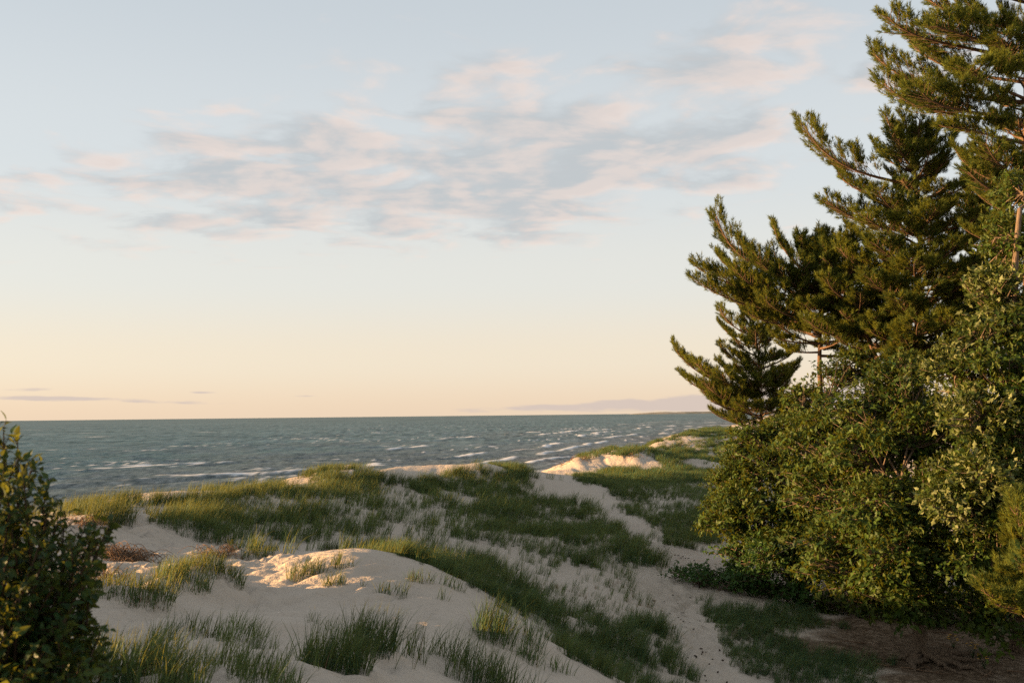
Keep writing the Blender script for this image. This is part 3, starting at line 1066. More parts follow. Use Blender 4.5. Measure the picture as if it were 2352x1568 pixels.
# ------------------------------------------------------------------ single grass tussocks on the sand
def tussock(px, py, d, wide, deep, h, n, label, dry=0.0, group=None, tone=(0.0, 0.7), lean=(0.16, -0.04), turn=0.0, spread=0.5):
    c = drop(px, py, d)
    if label.startswith('golden') and 'ridge' in label:      # sits right on its mound
        c = P(px, py, d)
        c[2] = gz(c[0], c[1])
    rng = np.random.default_rng(int(px * 7 + py))
    mb = MB()
    r = np.sqrt(rng.uniform(0, 1, n))
    a = rng.uniform(0, 2 * math.pi, n)
    u, w = r * np.cos(a) * wide, r * np.sin(a) * deep
    x = c[0] + u * math.cos(turn) - w * math.sin(turn)
    y = c[1] + u * math.sin(turn) + w * math.cos(turn)
    k = fbm(x * 3.1, y * 3.1, 2, 5) > 0.36
    x, y, r = x[k], y[k], r[k]
    b = np.stack([x, y, ground(x, y) - 0.04], 1)
    m = len(b)
    nd = int(m * dry)
    hs = h * (1.05 - 0.35 * r ** 2)
    for lo, hi in ((0, m // 2), (m // 2, m)):
        if hi > lo:
            blades(mb, b[lo:hi], hi - lo, float(np.mean(hs[lo:hi])), spread, 0.0085, lean, 0.55, rng, tone)
    o = mb.build('grass_tussock', grass_mat, None, False, c)
    if nd:
        md = MB()
        blades(md, b[:nd], nd, h * 0.6, 1.1, 0.007, (0.1, 0), 0.9, rng, (0.1, 1.0))
        dd = md.build('dead_blades', dry_mat, None, False, c)
        dd.location = (0, 0, 0)
        dd.parent = o
        dd['kind'] = 'stuff'
    tag(o, label, 'grass', group or 'grass tussocks on the dune sand')
    return o


TUSSOCKS = [
    (702, 1318, 18.0, .36, .25, .42, 230, 'golden tussock on the sunlit knoll, the widest of its group of three', .1),
    (788, 1298, 18.9, .24, .20, .42, 170, 'golden upright tussock at the back of the sunlit group on the knoll', .1),
    (766, 1345, 17.2, .19, .16, .36, 110, 'small golden tussock in front of the sunlit group on the knoll', .1),
    (826, 1348, 17.0, .06, .05, .32, 14, 'few thin stems beside the golden tussocks on the knoll', 0),
    (905, 1362, 16.6, .30, .16, .34, 110, 'narrow slanting tussock on bare sand below the knoll edge', .05),
    (962, 1332, 17.8, .26, .14, .34, 80, 'yellow-tipped tussock on the knoll edge above the slanting one', .1),
    (1040, 1350, 17.6, .26, .12, .36, 60, 'thin dark tussock on the slip edge of the knoll', 0),
    (1016, 1376, 16.4, .10, .06, .34, 16, 'single small spray of grass on bare sand below the slip edge', 0),
    (868, 1500, 12.3, .44, .36, .66, 620, 'tall dense dark tussock leaning right, behind the broad one', .04),
    (758, 1530, 11.4, .44, .34, .62, 620, 'broad dense dark tussock in front of the tall leaning one', .04),
    (1165, 1468, 14.9, .52, .40, .66, 640, 'big dark tussock mound on the slip slope beside the grass strip', .03),
    (1085, 1556, 12.0, .80, .38, .64, 800, 'very wide dark tussock mound sprawling along the sand slope', .03),
    (1250, 1530, 14.2, .40, .16, .36, 140, 'low ragged tussock trailing down the slip slope below the big mound', .05),
    (1000, 1500, 12.6, .14, .08, .40, 20, 'thin straggling stems standing above the very wide mound', 0),
    (455, 1455, 12.4, .30, .24, .42, 130, 'loose green tussock on the sand right of the golden ridge', .08),
    (545, 1440, 12.9, .10, .08, .36, 16, 'lone thin stems right of the loose green tussock', 0),
    (720, 1425, 13.9, .10, .10, .30, 18, 'sparse stems on the footprinted sand behind the dark tussocks', 0),
    (755, 1440, 13.4, .08, .06, .30, 12, 'two or three stems just right of the sparse ones', 0),
    (310, 1425, 13.6, .62, .50, .42, 800, 'golden grass mound next to the bush, joined to the long ridge', .25),
    (395, 1388, 15.0, .55, .50, .42, 750, 'golden mound in the middle of the sunlit grass ridge', .2),
    (470, 1365, 16.0, .60, .50, .42, 800, 'golden end mound of the ridge, dark on its right side', .2),
    (250, 1198, 24.6, .62, .40, .85, 620, 'tall bright green tussock on top of the eroded bank', .1),
    (180, 1178, 28.0, .45, .30, .55, 160, 'small golden tussock on the crest left of the tall one', .15),
    (330, 1160, 29.4, .50, .30, .55, 200, 'golden tussock at the top of the sandy track', .1),
    (400, 1205, 26.0, .45, .36, .62, 330, 'dark green tussock at the foot of the crest right of the track', .05),
    (455, 1235, 24.0, .55, .30, .52, 330, 'dark green tussock trailing below the one beside the track', .05),
    (590, 1278, 21.8, .36, .22, .40, 170, 'grey-green tussock with dead skirt at the slope foot', .5),
    (620, 1268, 22.4, .20, .18, .48, 110, 'upright tussock just behind the one with the dead skirt', .2),
    (540, 1268, 22.4, .16, .14, .42, 60, 'slim tussock between the brown tuft and the grey-green one', .3),
    (1530, 1440, 22.2, .22, .10, .16, 60, 'low brownish tuft beside the footpath', .8),
    (305, 1560, 8.8, .50, .30, .55, 420, 'yellow-green tussock at the foot of the broad-leaved bush', .1),
    (610, 1560, 9.4, .32, .22, .34, 200, 'green tussock on the near sand between the bush and the dark tussocks', .03),
    (700, 1500, 11.6, .08, .06, .36, 10, 'short stems left of the broad dense tussock', 0),
    (1275, 1100, 46.0, .42, .3, .55, 130, 'single dark tussock at the top of the footpath', 0),
]
for a_ in TUSSOCKS:
    tussock(*a_[:8], dry=a_[8])

# dead grass tufts and root tangles on the eroded bank
def tangle(px, py, d, wide, deep, n, label, name='root_tangle', fall=0.5):
    c = drop(px, py, d)
    rng = np.random.default_rng(int(px + py))
    mb = MB()
    for _ in range(n):
        x0, y0 = c[0] + rng.normal(0, wide * .5), c[1] + rng.normal(0, deep * .5)
        an, L = rng.uniform(0, 2 * math.pi), rng.uniform(0.2, 0.7)
        ts = np.linspace(0, 1, 6)
        cur = rng.normal(0, 1.4)
        x = x0 + np.cumsum(np.cos(an + cur * ts)) * L / 6
        y = y0 + np.cumsum(np.sin(an + cur * ts)) * L / 6
        hz = rng.uniform(0.02, 0.26)
        z = ground(x, y) + hz * np.sin(ts * math.pi * 0.9 + 0.1) + 0.005
        mb.tube(np.stack([x, y, z], 1), np.linspace(0.008, 0.003, 6), 3)
    o = mb.build(name, root_mat, None, False, c)
    tag(o, label, 'roots', 'dry roots and dead grass on the bank', 'stuff' if name == 'dry_brush' else None)


tangle(285, 1285, 19.6, .5, .55, 260, 'brown tangle of dry roots spilling down the eroded bank')
tangle(220, 1330, 17.6, .4, .4, 80, 'brown roots at the bank foot half hidden by the bush')
tangle(500, 1278, 21.3, .24, .2, 70, 'round brown dead tuft standing on the sand track', 'dead_tuft')
tangle(190, 1205, 26.0, .4, .3, 60, 'dry brown roots under the crest left of the tall tussock')
tangle(1340, 1056, 76, .9, .8, 60, 'dark roots sticking out of the blown-out sand face')
tangle(1300, 1066, 71, .9, .8, 50, 'dry brush at the low end of the blown-out sand face', 'dry_brush')
tangle(1455, 1048, 78, .8, .8, 40, 'roots at the upper end of the blown-out sand face')

# ------------------------------------------------------------------ pines
needle_mat = leaf_mat('pine_needles', (0.012, 0.036, 0.011), (0.115, 0.138, 0.021), None, (0.26, 0.25, 0.028), 0.32, 0.6, 0.12, 0.4)
pine_bark = bark_mat('pine_bark', (0.070, 0.042, 0.027), (0.18, 0.11, 0.068))
oak_bark = bark_mat('oak_bark', (0.075, 0.052, 0.036), (0.21, 0.15, 0.10))


def unit(v):
    v = np.asarray(v, float)
    return v / (np.linalg.norm(v, axis=-1, keepdims=True) + 1e-9)


def frames(d, rng):
    d = unit(d)
    r = rng.normal(size=d.shape)
    s = unit(np.cross(d, r))
    return d, s, np.cross(d, s)


def needles(mb, pos, dirs, size, rng, k=14, tone=(0, 1)):
    """bottle-brush tufts of needles"""
    n = len(pos)
    d, s, b = frames(dirs, rng)
    along = rng.uniform(0.0, 0.75, (n, k))
    an = rng.uniform(0, 2 * math.pi, (n, k))
    op = rng.uniform(0.35, 1.05, (n, k)) * (1.15 - along * 0.7)
    sz = np.broadcast_to(np.asarray(size), (n,))[:, None]
    o = pos[:, None] + d[:, None] * (along * sz)[..., None]
    rad = np.cos(an)[..., None] * s[:, None] + np.sin(an)[..., None] * b[:, None]
    nd = np.cos(op)[..., None] * d[:, None] + np.sin(op)[..., None] * rad
    nl = sz * rng.uniform(0.55, 0.85, (n, k))
    tip = o + nd * nl[..., None]
    wd = np.cross(nd, rng.normal(size=(n, k, 3)))
    wd = unit(wd) * (sz * 0.042)[..., None]
    v = np.stack([o - wd, o + wd, tip], 2)
    tn = rng.uniform(tone[0], tone[1], n)
    tn = np.repeat(tn, k * 3) + rng.uniform(-.12, .12, n * k * 3)
    mb.add(v.reshape(-1, 3), np.arange(n * k * 3).reshape(-1, 3), tn)


def bez(p0, p1, p2, p3, n):
    t_ = np.linspace(0, 1, n)[:, None]
    return (1 - t_) ** 3 * p0 + 3 * (1 - t_) ** 2 * t_ * p1 + 3 * (1 - t_) * t_ ** 2 * p2 + t_ ** 3 * p3


def pine_branch(root, start, tip, rng, r0, dense=1.0, start_t=0.28, tuft=0.17, up=0.13):
    start, tip = np.asarray(start, float), np.asarray(tip, float)
    v = tip - start
    L = np.linalg.norm(v)
    flat = np.array([v[0], v[1], 0.0])
    p1 = start + flat * 0.38 + np.array([0, 0, v[2] * 0.18]) + rng.normal(0, 0.03 * L, 3)
    p2 = start + flat * 0.78 + np.array([0, 0, v[2] * 0.40]) + rng.normal(0, 0.03 * L, 3)
    c = bez(start, p1, p2, tip, max(8, int(L * 4)))
    wood, leaf = MB(), MB()
    wood.tube(c, np.linspace(r0, 0.012, len(c)), 6)
    tp, td = [], []
    seg = np.linalg.norm(np.diff(c, axis=0), axis=1)
    cum = np.concatenate([[0], np.cumsum(seg)]) / seg.sum()
    m = int(L * 12.5 * dense) + 5
    for i in range(m):
        t_ = start_t + (1 - start_t) * (i + rng.uniform(0, 1)) / m
        p = np.array([np.interp(t_, cum, c[:, k]) for k in range(3)])
        q = np.array([np.interp(min(t_ + 0.04, 1), cum, c[:, k]) for k in range(3)])
        tg = unit(q - p + 1e-6)
        side = unit(np.cross(tg, [0, 0, 1])) * (1 if i % 2 else -1)
        ang = rng.uniform(0.45, 1.05)
        dv = unit(tg * math.cos(ang) + side * math.sin(ang) + np.array([0, 0, rng.uniform(up * 0.2, up * 2.6)]))
        tl = min(1.25, max(0.22, L * (0.10 + 0.30 * (1 - t_) ** 0.8))) * rng.uniform(0.6, 1.15)
        e = p + dv * tl + np.array([0, 0, 0.12 * tl])
        mid = (p + e) / 2 + np.array([0, 0, -0.04 * tl])
        wood.tube(np.array([p, mid, e]), [0.008, 0.006, 0.004], 3)
        k = max(4, int(tl / 0.062))
        for j in range(k):
            s_ = 0.25 + 0.75 * (j + 0.8) / k
            o = p + (e - p) * s_
            so = dv + unit(rng.normal(size=3)) * 0.75 + np.array([0, 0, 0.55])
            so = unit(so)
            off = rng.uniform(0.02, 0.26) * (1.15 - s_ * 0.6) * min(1.0, tl * 1.8)
            tp.append(o + so * off)
            td.append(so + dv * 0.3 + np.array([0, 0, 0.3]))
        tp.append(e)
        td.append(dv + np.array([0, 0, 0.5]))
    # leading shoot
    for t_ in np.linspace(0.72, 1.0, 6):
        tp.append(np.array([np.interp(t_, cum, c[:, k]) for k in range(3)]))
        td.append(unit(c[-1] - c[-2]) + rng.normal(0, 0.35, 3) + np.array([0, 0, 0.35]))
    needles(leaf, np.array(tp), np.array(td), tuft * rng.uniform(0.8, 1.2, len(tp)), rng, 17, (0.0, 1.0))
    b = _part(wood, 'branch', pine_bark, root, True, root)
    _part(leaf, 'needle_foliage', needle_mat, b, False, root)['kind'] = 'stuff'
    return len(tp)


def shape_of(o):
    """keeps the mesh of a built part for reuse and takes the part itself away"""
    me = o.data
    bpy.data.objects.remove(o)
    return me


PINE_SHAPES = []
_tmp = empty('pine_shapes', (0, 0, 0))
for _k in range(6):
    _rng = np.random.default_rng(500 + _k)
    pine_branch(_tmp, (0, 0, 0), (2.0, 0, 0.35 + 0.12 * _k), _rng, 0.045, 1.1, 0.22)
    _b = [o for o in _tmp.children][0]
    _l = _b.children[0]
    _lm = shape_of(_l)
    PINE_SHAPES.append((shape_of(_b), _lm))
bpy.data.objects.remove(_tmp)


def pine_bough(root, start, an, L, tilt, rng):
    """a bough like its neighbours, sharing one of the bough shapes"""
    wm, lm = PINE_SHAPES[int(rng.integers(0, len(PINE_SHAPES)))]
    b = bpy.data.objects.new('branch', wm)
    col.objects.link(b)
    b.parent = root
    b.location = [float(q) for q in (np.asarray(start) - np.array(root.location))]
    b.rotation_euler = (rng.uniform(-.3, .3), -tilt, an)
    sc_ = L / 2.0
    b.scale = (sc_, max(0.8, min(1.2, sc_)), max(0.8, min(1.15, sc_)))
    l = bpy.data.objects.new('needle_foliage', lm)
    col.objects.link(l)
    l.parent = b
    l['kind'] = 'stuff'


def pine(trunk_px, d, tips, label, r0, extra=10, seed=1, crown=(0.35, 1.0), spread=2.6, ground_px=None, tuft=0.17):
    """trunk_px: pixels up the trunk (bottom first) at distance d; tips: (tip px, tip py, attach py, depth offset, thickness)"""
    rng = np.random.default_rng(seed)
    pts = [P(x, y, d) for x, y in trunk_px]
    b = pts[0].copy()
    b[2] = gz(b[0], b[1]) - 0.1
    pts = np.array([b] + [p for p in pts if p[2] > b[2] + 0.6])
    hs = np.concatenate([[0], np.cumsum(np.linalg.norm(np.diff(pts, axis=0), axis=1))])
    u = np.linspace(0, hs[-1], 26)
    c = np.stack([np.interp(u, hs, pts[:, k]) for k in range(3)], 1)
    for _ in range(3):
        c[1:-1] = (c[:-2] + 2 * c[1:-1] + c[2:]) / 4
    c[2:-2, 0] += (fbm(u[2:-2] * 0.5, u[2:-2] * 0 + seed, 2, seed) - 0.5) * 0.25
    root = empty('pine_tree', c[0])
    tag(root, label, 'pine tree', 'pines at the edge of the dunes')
    mb = MB()
    rr = r0 * (1 - 0.88 * (u / hs[-1]) ** 0.9)
    rr[0] *= 1.35
    mb.tube(c, rr, 9)
    _part(mb, 'trunk', pine_bark, root, True, root)
    at = lambda z: np.array([np.interp(z, c[:, 2], c[:, 0]), np.interp(z, c[:, 2], c[:, 1]), z])
    tot = 0
    for (tx, ty, ay, dd, th) in tips:
        tip = P(tx, ty, d + dd)
        z = min(P(trunk_px[-1][0], ay, d)[2], c[-1][2] - 0.05)
        tot += pine_branch(root, at(z), tip, rng, th, tuft=tuft)
    z0, z1 = c[0][2], c[-1][2]
    for i in range(extra * 4):
        f_ = crown[0] + (crown[1] - crown[0]) * (i + rng.uniform(0.1, 0.9)) / (extra * 4)
        z = z0 + (z1 - z0) * f_
        an = i * 2.39996 + rng.uniform(-.4, .4)
        L = spread * (1.05 - 0.78 * (f_ - crown[0]) / (1 - crown[0] + 1e-6)) * rng.uniform(0.7, 1.1)
        if math.cos(an) < -0.3:
            L *= 0.75                                    # the seaward side keeps the boughs seen in outline
        pine_bough(root, at(z), an, max(L, 0.5), rng.uniform(-.16, .12), rng)
    for i in range(7):                                  # leader and the whorl under it
        an = i * 2.4
        tip = c[-1] + np.array([math.cos(an) * 0.5, math.sin(an) * 0.5, rng.uniform(0.1, 0.5)]) * (1 if i else 0.1) + np.array([0, 0, 0.25])
        tot += pine_branch(root, at(z1 - 0.25 - 0.09 * i), tip, rng, 0.02, 1.2, 0.2, tuft)
    return tot


NT = 0
NT += pine([(2365, 1480), (2368, 900), (2362, 300), (2372, -260)], 26.0, [
    (2128, -4, 60, 0.4, .05), (2040, 40, 150, -0.6, .06), (2012, 128, 235, 0.5, .055), (2032, 192, 285, -0.4, .05), (2185, 292, 330, -1.2, .05),
    (2195, -70, 10, -.5, .05), (2090, 95, 190, 1.4, .05), (2150, 60, 140, -2.0, .05), (2120, 215, 290, -2.2, .05), (2230, 160, 230, -2.4, .045), (2240, 30, 80, 1.8, .045),
    (2230, -120, -40, 1.0, .04), (2260, -60, 10, -1.6, .04), (2290, 260, 320, 1.4, .04), (2300, 90, 150, -2.0, .04), (2195, 345, 440, 0.8, .04), (2225, 395, 470, -1.0, .045), (2265, 330, 430, -1.8, .04),
    (2450, 40, 120, 0, .05), (2470, 200, 260, 0, .05), (2480, 350, 420, 0, .05)],
    'tallest pine, its boughs sweeping out beyond the top of the right oak', 0.27, 18, 21, (0.32, 0.98), 2.4)
NT += pine([(2115, 1400), (2112, 800), (2106, 500), (2095, 330)], 29.0, [
    (1848, 290, 425, -0.5, .05), (1925, 397, 470, .6, .045), (1900, 462, 540, -0.6, .05), (1947, 522, 590, .8, .04), (1930, 572, 640, -0.3, .045),
    (2035, 268, 350, -.3, .03), (2078, 262, 340, .3, .03), (2150, 285, 370, 0, .035), (2192, 300, 390, .4, .035), (2010, 330, 400, 1.0, .03), (2175, 350, 430, -.8, .03), (2050, 310, 390, -1.0, .03), (2125, 300, 380, .9, .03),
    (2245, 400, 470, 0.5, .04), (2270, 480, 540, -.6, .05), (2020, 440, 510, -1.6, .04), (1990, 500, 570, -1.8, .04), (2010, 560, 620, -2.0, .04),
    (2000, 640, 690, -1.8, .045), (2200, 560, 630, -1.6, .045), (2230, 640, 690, -1.5, .045), (2060, 690, 740, -2.0, .04), (2180, 720, 770, -1.8, .04), (2100, 600, 650, -2.4, .04), (2150, 480, 540, -2.0, .04), (2240, 760, 800, -1.2, .04),
    (1960, 620, 690, .6, .04), (2000, 760, 790, -1.0, .04), (1960, 690, 740, .8, .04), (2250, 520, 600, .8, .04), (2260, 600, 660, .3, .04), (2080, 780, 810, -1.6, .04), (2140, 660, 720, -2.2, .04), (2060, 825, 850, -2.0, .035), (2160, 830, 860, -1.8, .035), (2110, 740, 790, -2.6, .035), (2100, 860, 880, -2.2, .035), (2210, 820, 850, -1.0, .035)],
    'bushy-topped pine between the tallest pine and the wind-swept one', 0.20, 18, 22, (0.45, 0.97), 2.4)
NT += pine([(1890, 1330), (1885, 900), (1880, 740), (1872, 590)], 31.0, [
    (1645, 497, 665, -.6, .055), (1776, 517, 640, .3, .04), (1604, 617, 705, .2, .06), (1612, 652, 730, -.8, .045), (1680, 672, 745, .8, .045),
    (1840, 540, 620, -.3, .03), (1905, 560, 630, .4, .03), (1700, 560, 670, 1.2, .045), (1740, 590, 680, -1.4, .045), (1690, 620, 710, -1.6, .045), (1790, 620, 680, -1.6, .04), (1760, 690, 750, -1.5, .04),
    (1990, 600, 670, -.8, .04), (2020, 660, 720, -1.0, .045), (1960, 700, 750, -1.8, .04), (1850, 700, 740, -2.0, .04), (1775, 770, 790, 0, .035), (1800, 735, 770, 1.2, .035), (1940, 640, 700, .9, .04), (2000, 700, 750, .6, .04), (1900, 740, 770, -1.4, .035), (1720, 720, 760, -.6, .035), (1830, 600, 680, -1.8, .04), (1650, 590, 690, 1.0, .04), (1960, 760, 790, -.6, .035)],
    'wind-swept pine whose long boughs reach farthest over the dunes', 0.17, 8, 23, (0.68, 0.97), 2.2)
NT += pine([(2095, 1400), (2060, 900), (1985, 770), (1940, 660), (1925, 590)], 29.6, [
    (1935, 560, 620, -.2, .03), (2060, 610, 680, -.8, .04), (2110, 690, 740, -1.0, .04), (1900, 640, 700, -1.4, .04), (2010, 730, 770, -1.4, .04), (1860, 740, 790, -1.0, .04), (2080, 760, 800, -1.0, .04), (1990, 560, 640, .8, .035)],
    'leaning pine with a reddish trunk behind the middle oak', 0.17, 8, 24, (0.66, 0.97), 2.0)
NT += pine([(1752, 1250), (1745, 1000), (1742, 850), (1722, 700)], 36.0, [
    (1654, 708, 775, -.3, .03), (1652, 742, 800, .4, .03), (1655, 793, 850, -.5, .03), (1552, 803, 905, 0, .045), (1568, 864, 935, .5, .04), (1633, 918, 955, -.6, .035), (1636, 946, 985, .2, .035),
    (1600, 835, 910, -1.0, .035), (1620, 880, 945, -1.2, .03), (1700, 690, 760, .2, .02), (1745, 700, 760, 0, .02), (1800, 745, 790, -.3, .03), (1830, 800, 850, .2, .035), (1815, 860, 910, -.8, .035), (1850, 910, 950, 0, .035),
    (1690, 780, 820, -1.0, .03), (1700, 840, 880, -1.2, .03), (1700, 900, 940, -1.4, .03), (1690, 960, 990, -1.2, .03), (1760, 930, 960, -1.4, .03), (1650, 830, 880, .8, .03), (1640, 890, 930, 1.0, .03), (1670, 940, 970, .6, .03), (1790, 900, 940, .8, .03), (1800, 950, 975, -.6, .03), (1660, 860, 920, -1.6, .03), (1720, 870, 910, -1.6, .03), (1610, 895, 945, .1, .03), (1700, 930, 960, -1.8, .03), (1750, 880, 920, -1.6, .03), (1800, 850, 890, -1.4, .03), (1840, 940, 965, -1.0, .03), (1780, 970, 990, -1.6, .03)],
    'small slender pine standing nearest the lake', 0.12, 8, 25, (0.5, 0.97), 1.7, tuft=0.16)
NT += pine([(2270, 1400), (2268, 900), (2262, 620), (2258, 400)], 31.0, [
    (2180, 440, 500, -.4, .035), (2160, 520, 570, .5, .04), (2330, 430, 500, 0, .035), (2350, 520, 580, -.6, .04), (2150, 600, 650, -.8, .04), (2360, 610, 660, .4, .04), (2220, 480, 550, -1.4, .035), (2310, 560, 620, -1.6, .035),
    (2170, 680, 720, -1.2, .04), (2230, 620, 680, -1.8, .04), (2340, 690, 730, -1.2, .04), (2210, 750, 780, -1.4, .04), (2300, 660, 710, -1.8, .04)],
    'pine half hidden behind the tall right oak', 0.16, 12, 27, (0.5, 0.97), 2.0)
print('TUFTS', NT)

# ------------------------------------------------------------------ oaks and other broad-leaved trees
oak_leaf = leaf_mat('oak_leaves', (0.006, 0.022, 0.004), (0.056, 0.090, 0.011), (0.072, 0.095, 0.024), (0.18, 0.18, 0.015), 0.24, 0.5, 0.14, 0.5)
bright_leaf = leaf_mat('sapling_leaves', (0.014, 0.042, 0.009), (0.048, 0.105, 0.018), (0.06, 0.10, 0.035), (0.12, 0.19, 0.025), 0.25, 0.5, 0.15)
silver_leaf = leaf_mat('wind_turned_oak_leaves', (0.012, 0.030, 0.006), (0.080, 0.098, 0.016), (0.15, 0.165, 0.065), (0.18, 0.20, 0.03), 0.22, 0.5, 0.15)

OAK_LEAF = [(0.0, 0.02), (0.22, 0.19), (0.36, 0.10), (0.58, 0.28), (0.76, 0.11)]
OVAL_LEAF = [(0.0, 0.02), (0.2, 0.20), (0.45, 0.27), (0.7, 0.20), (0.88, 0.09)]


def leaf_template(half, fold=0.25, curl=0.25):
    """folded leaf along +x: vertices and triangles"""
    v = [(0.5, 0.0, 0.0), (1.0, 0.0, -curl)]
    f = []
    for sgn in (1, -1):
        i0 = len(v)
        for (a, w) in half:
            v.append((a, sgn * w, w * fold - curl * a * a))
        ids = list(range(i0, i0 + len(half))) + [1]
        for a, b in zip(ids[:-1], ids[1:]):
            f.append((0, a, b) if sgn < 0 else (0, b, a))
    v[0] = (0.5, 0, -curl * 0.25)
    return np.array(v, float), np.array(f)


def put_leaves(mb, pos, dirs, up, size, tmpl, rng, tone=(0, 1)):
    tv, tf = tmpl
    n = len(pos)
    d = unit(dirs)
    s = unit(np.cross(up, d))
    w = np.cross(d, s)
    M = np.stack([d, s, w], 1)                                  # n,3(axis),3
    v = pos[:, None] + np.einsum('kj,njc->nkc', tv, M) * np.broadcast_to(size, (n,))[:, None, None]
    f = tf[None] + (np.arange(n) * len(tv))[:, None, None]
    tn = np.repeat(np.broadcast_to(rng.uniform(tone[0], tone[1], n), (n,)), len(tv))
    mb.add(v.reshape(-1, 3), f.reshape(-1, 3), tn)


OAK_T, OVAL_T = leaf_template(OAK_LEAF), leaf_template(OVAL_LEAF, 0.35, 0.2)


def rosettes(mb, tips, center, rad, rng, per, size, tmpl, flip=0.1, tone=(0, 1), droop=0.25, wind=(0.35, 0, 0.1)):
    n = len(tips) * per
    base = np.repeat(tips, per, 0) + rng.normal(0, size * 0.35, (n, 3))
    outw = unit(np.repeat(tips - center, per, 0))
    d = unit(outw * 0.7 + rng.normal(0, 0.75, (n, 3)) + np.array(wind) - np.array([0, 0, droop]))
    up = unit(np.array([0, 0, 0.9]) + outw * 0.6 + rng.normal(0, 0.55, (n, 3)))
    up[rng.uniform(0, 1, n) < flip] *= -1
    tn = np.repeat(rng.uniform(tone[0], tone[1], len(tips)), per)
    k = len(mb.a)
    put_leaves(mb, base, d, up, size * rng.uniform(0.65, 1.2, n), tmpl, rng)
    mb.a[k] = np.clip(np.repeat(tn, len(tmpl[0])) * 0.7 + mb.a[k] * 0.3, 0, 1)
    return n


LEAF_SHAPES = {}


def leaf_shape(leaf_m, tmpl, size):
    key = (leaf_m.name, id(tmpl[0]))
    if key not in LEAF_SHAPES:
        LEAF_SHAPES[key] = []
        for k in range(4):
            rng = np.random.default_rng(900 + k)
            mb = MB()
            nc = 26
            cq = unit(rng.normal(size=(nc, 3))) * (rng.uniform(0.05, 1.0, nc) ** 0.45)[:, None] * 0.85
            tips = cq[rng.integers(0, nc, 150)] + rng.normal(size=(150, 3)) * np.array([0.17, 0.17, 0.08])
            rosettes(mb, tips, np.array([0, 0, -.4]), None, rng, 6, size, tmpl, 0.12)
            me = mesh_np('foliage', np.concatenate(mb.v), np.concatenate(mb.f), False, {'tone': np.concatenate(mb.a)})
            me.materials.append(leaf_m)
            LEAF_SHAPES[key].append(me)
    return LEAF_SHAPES[key]


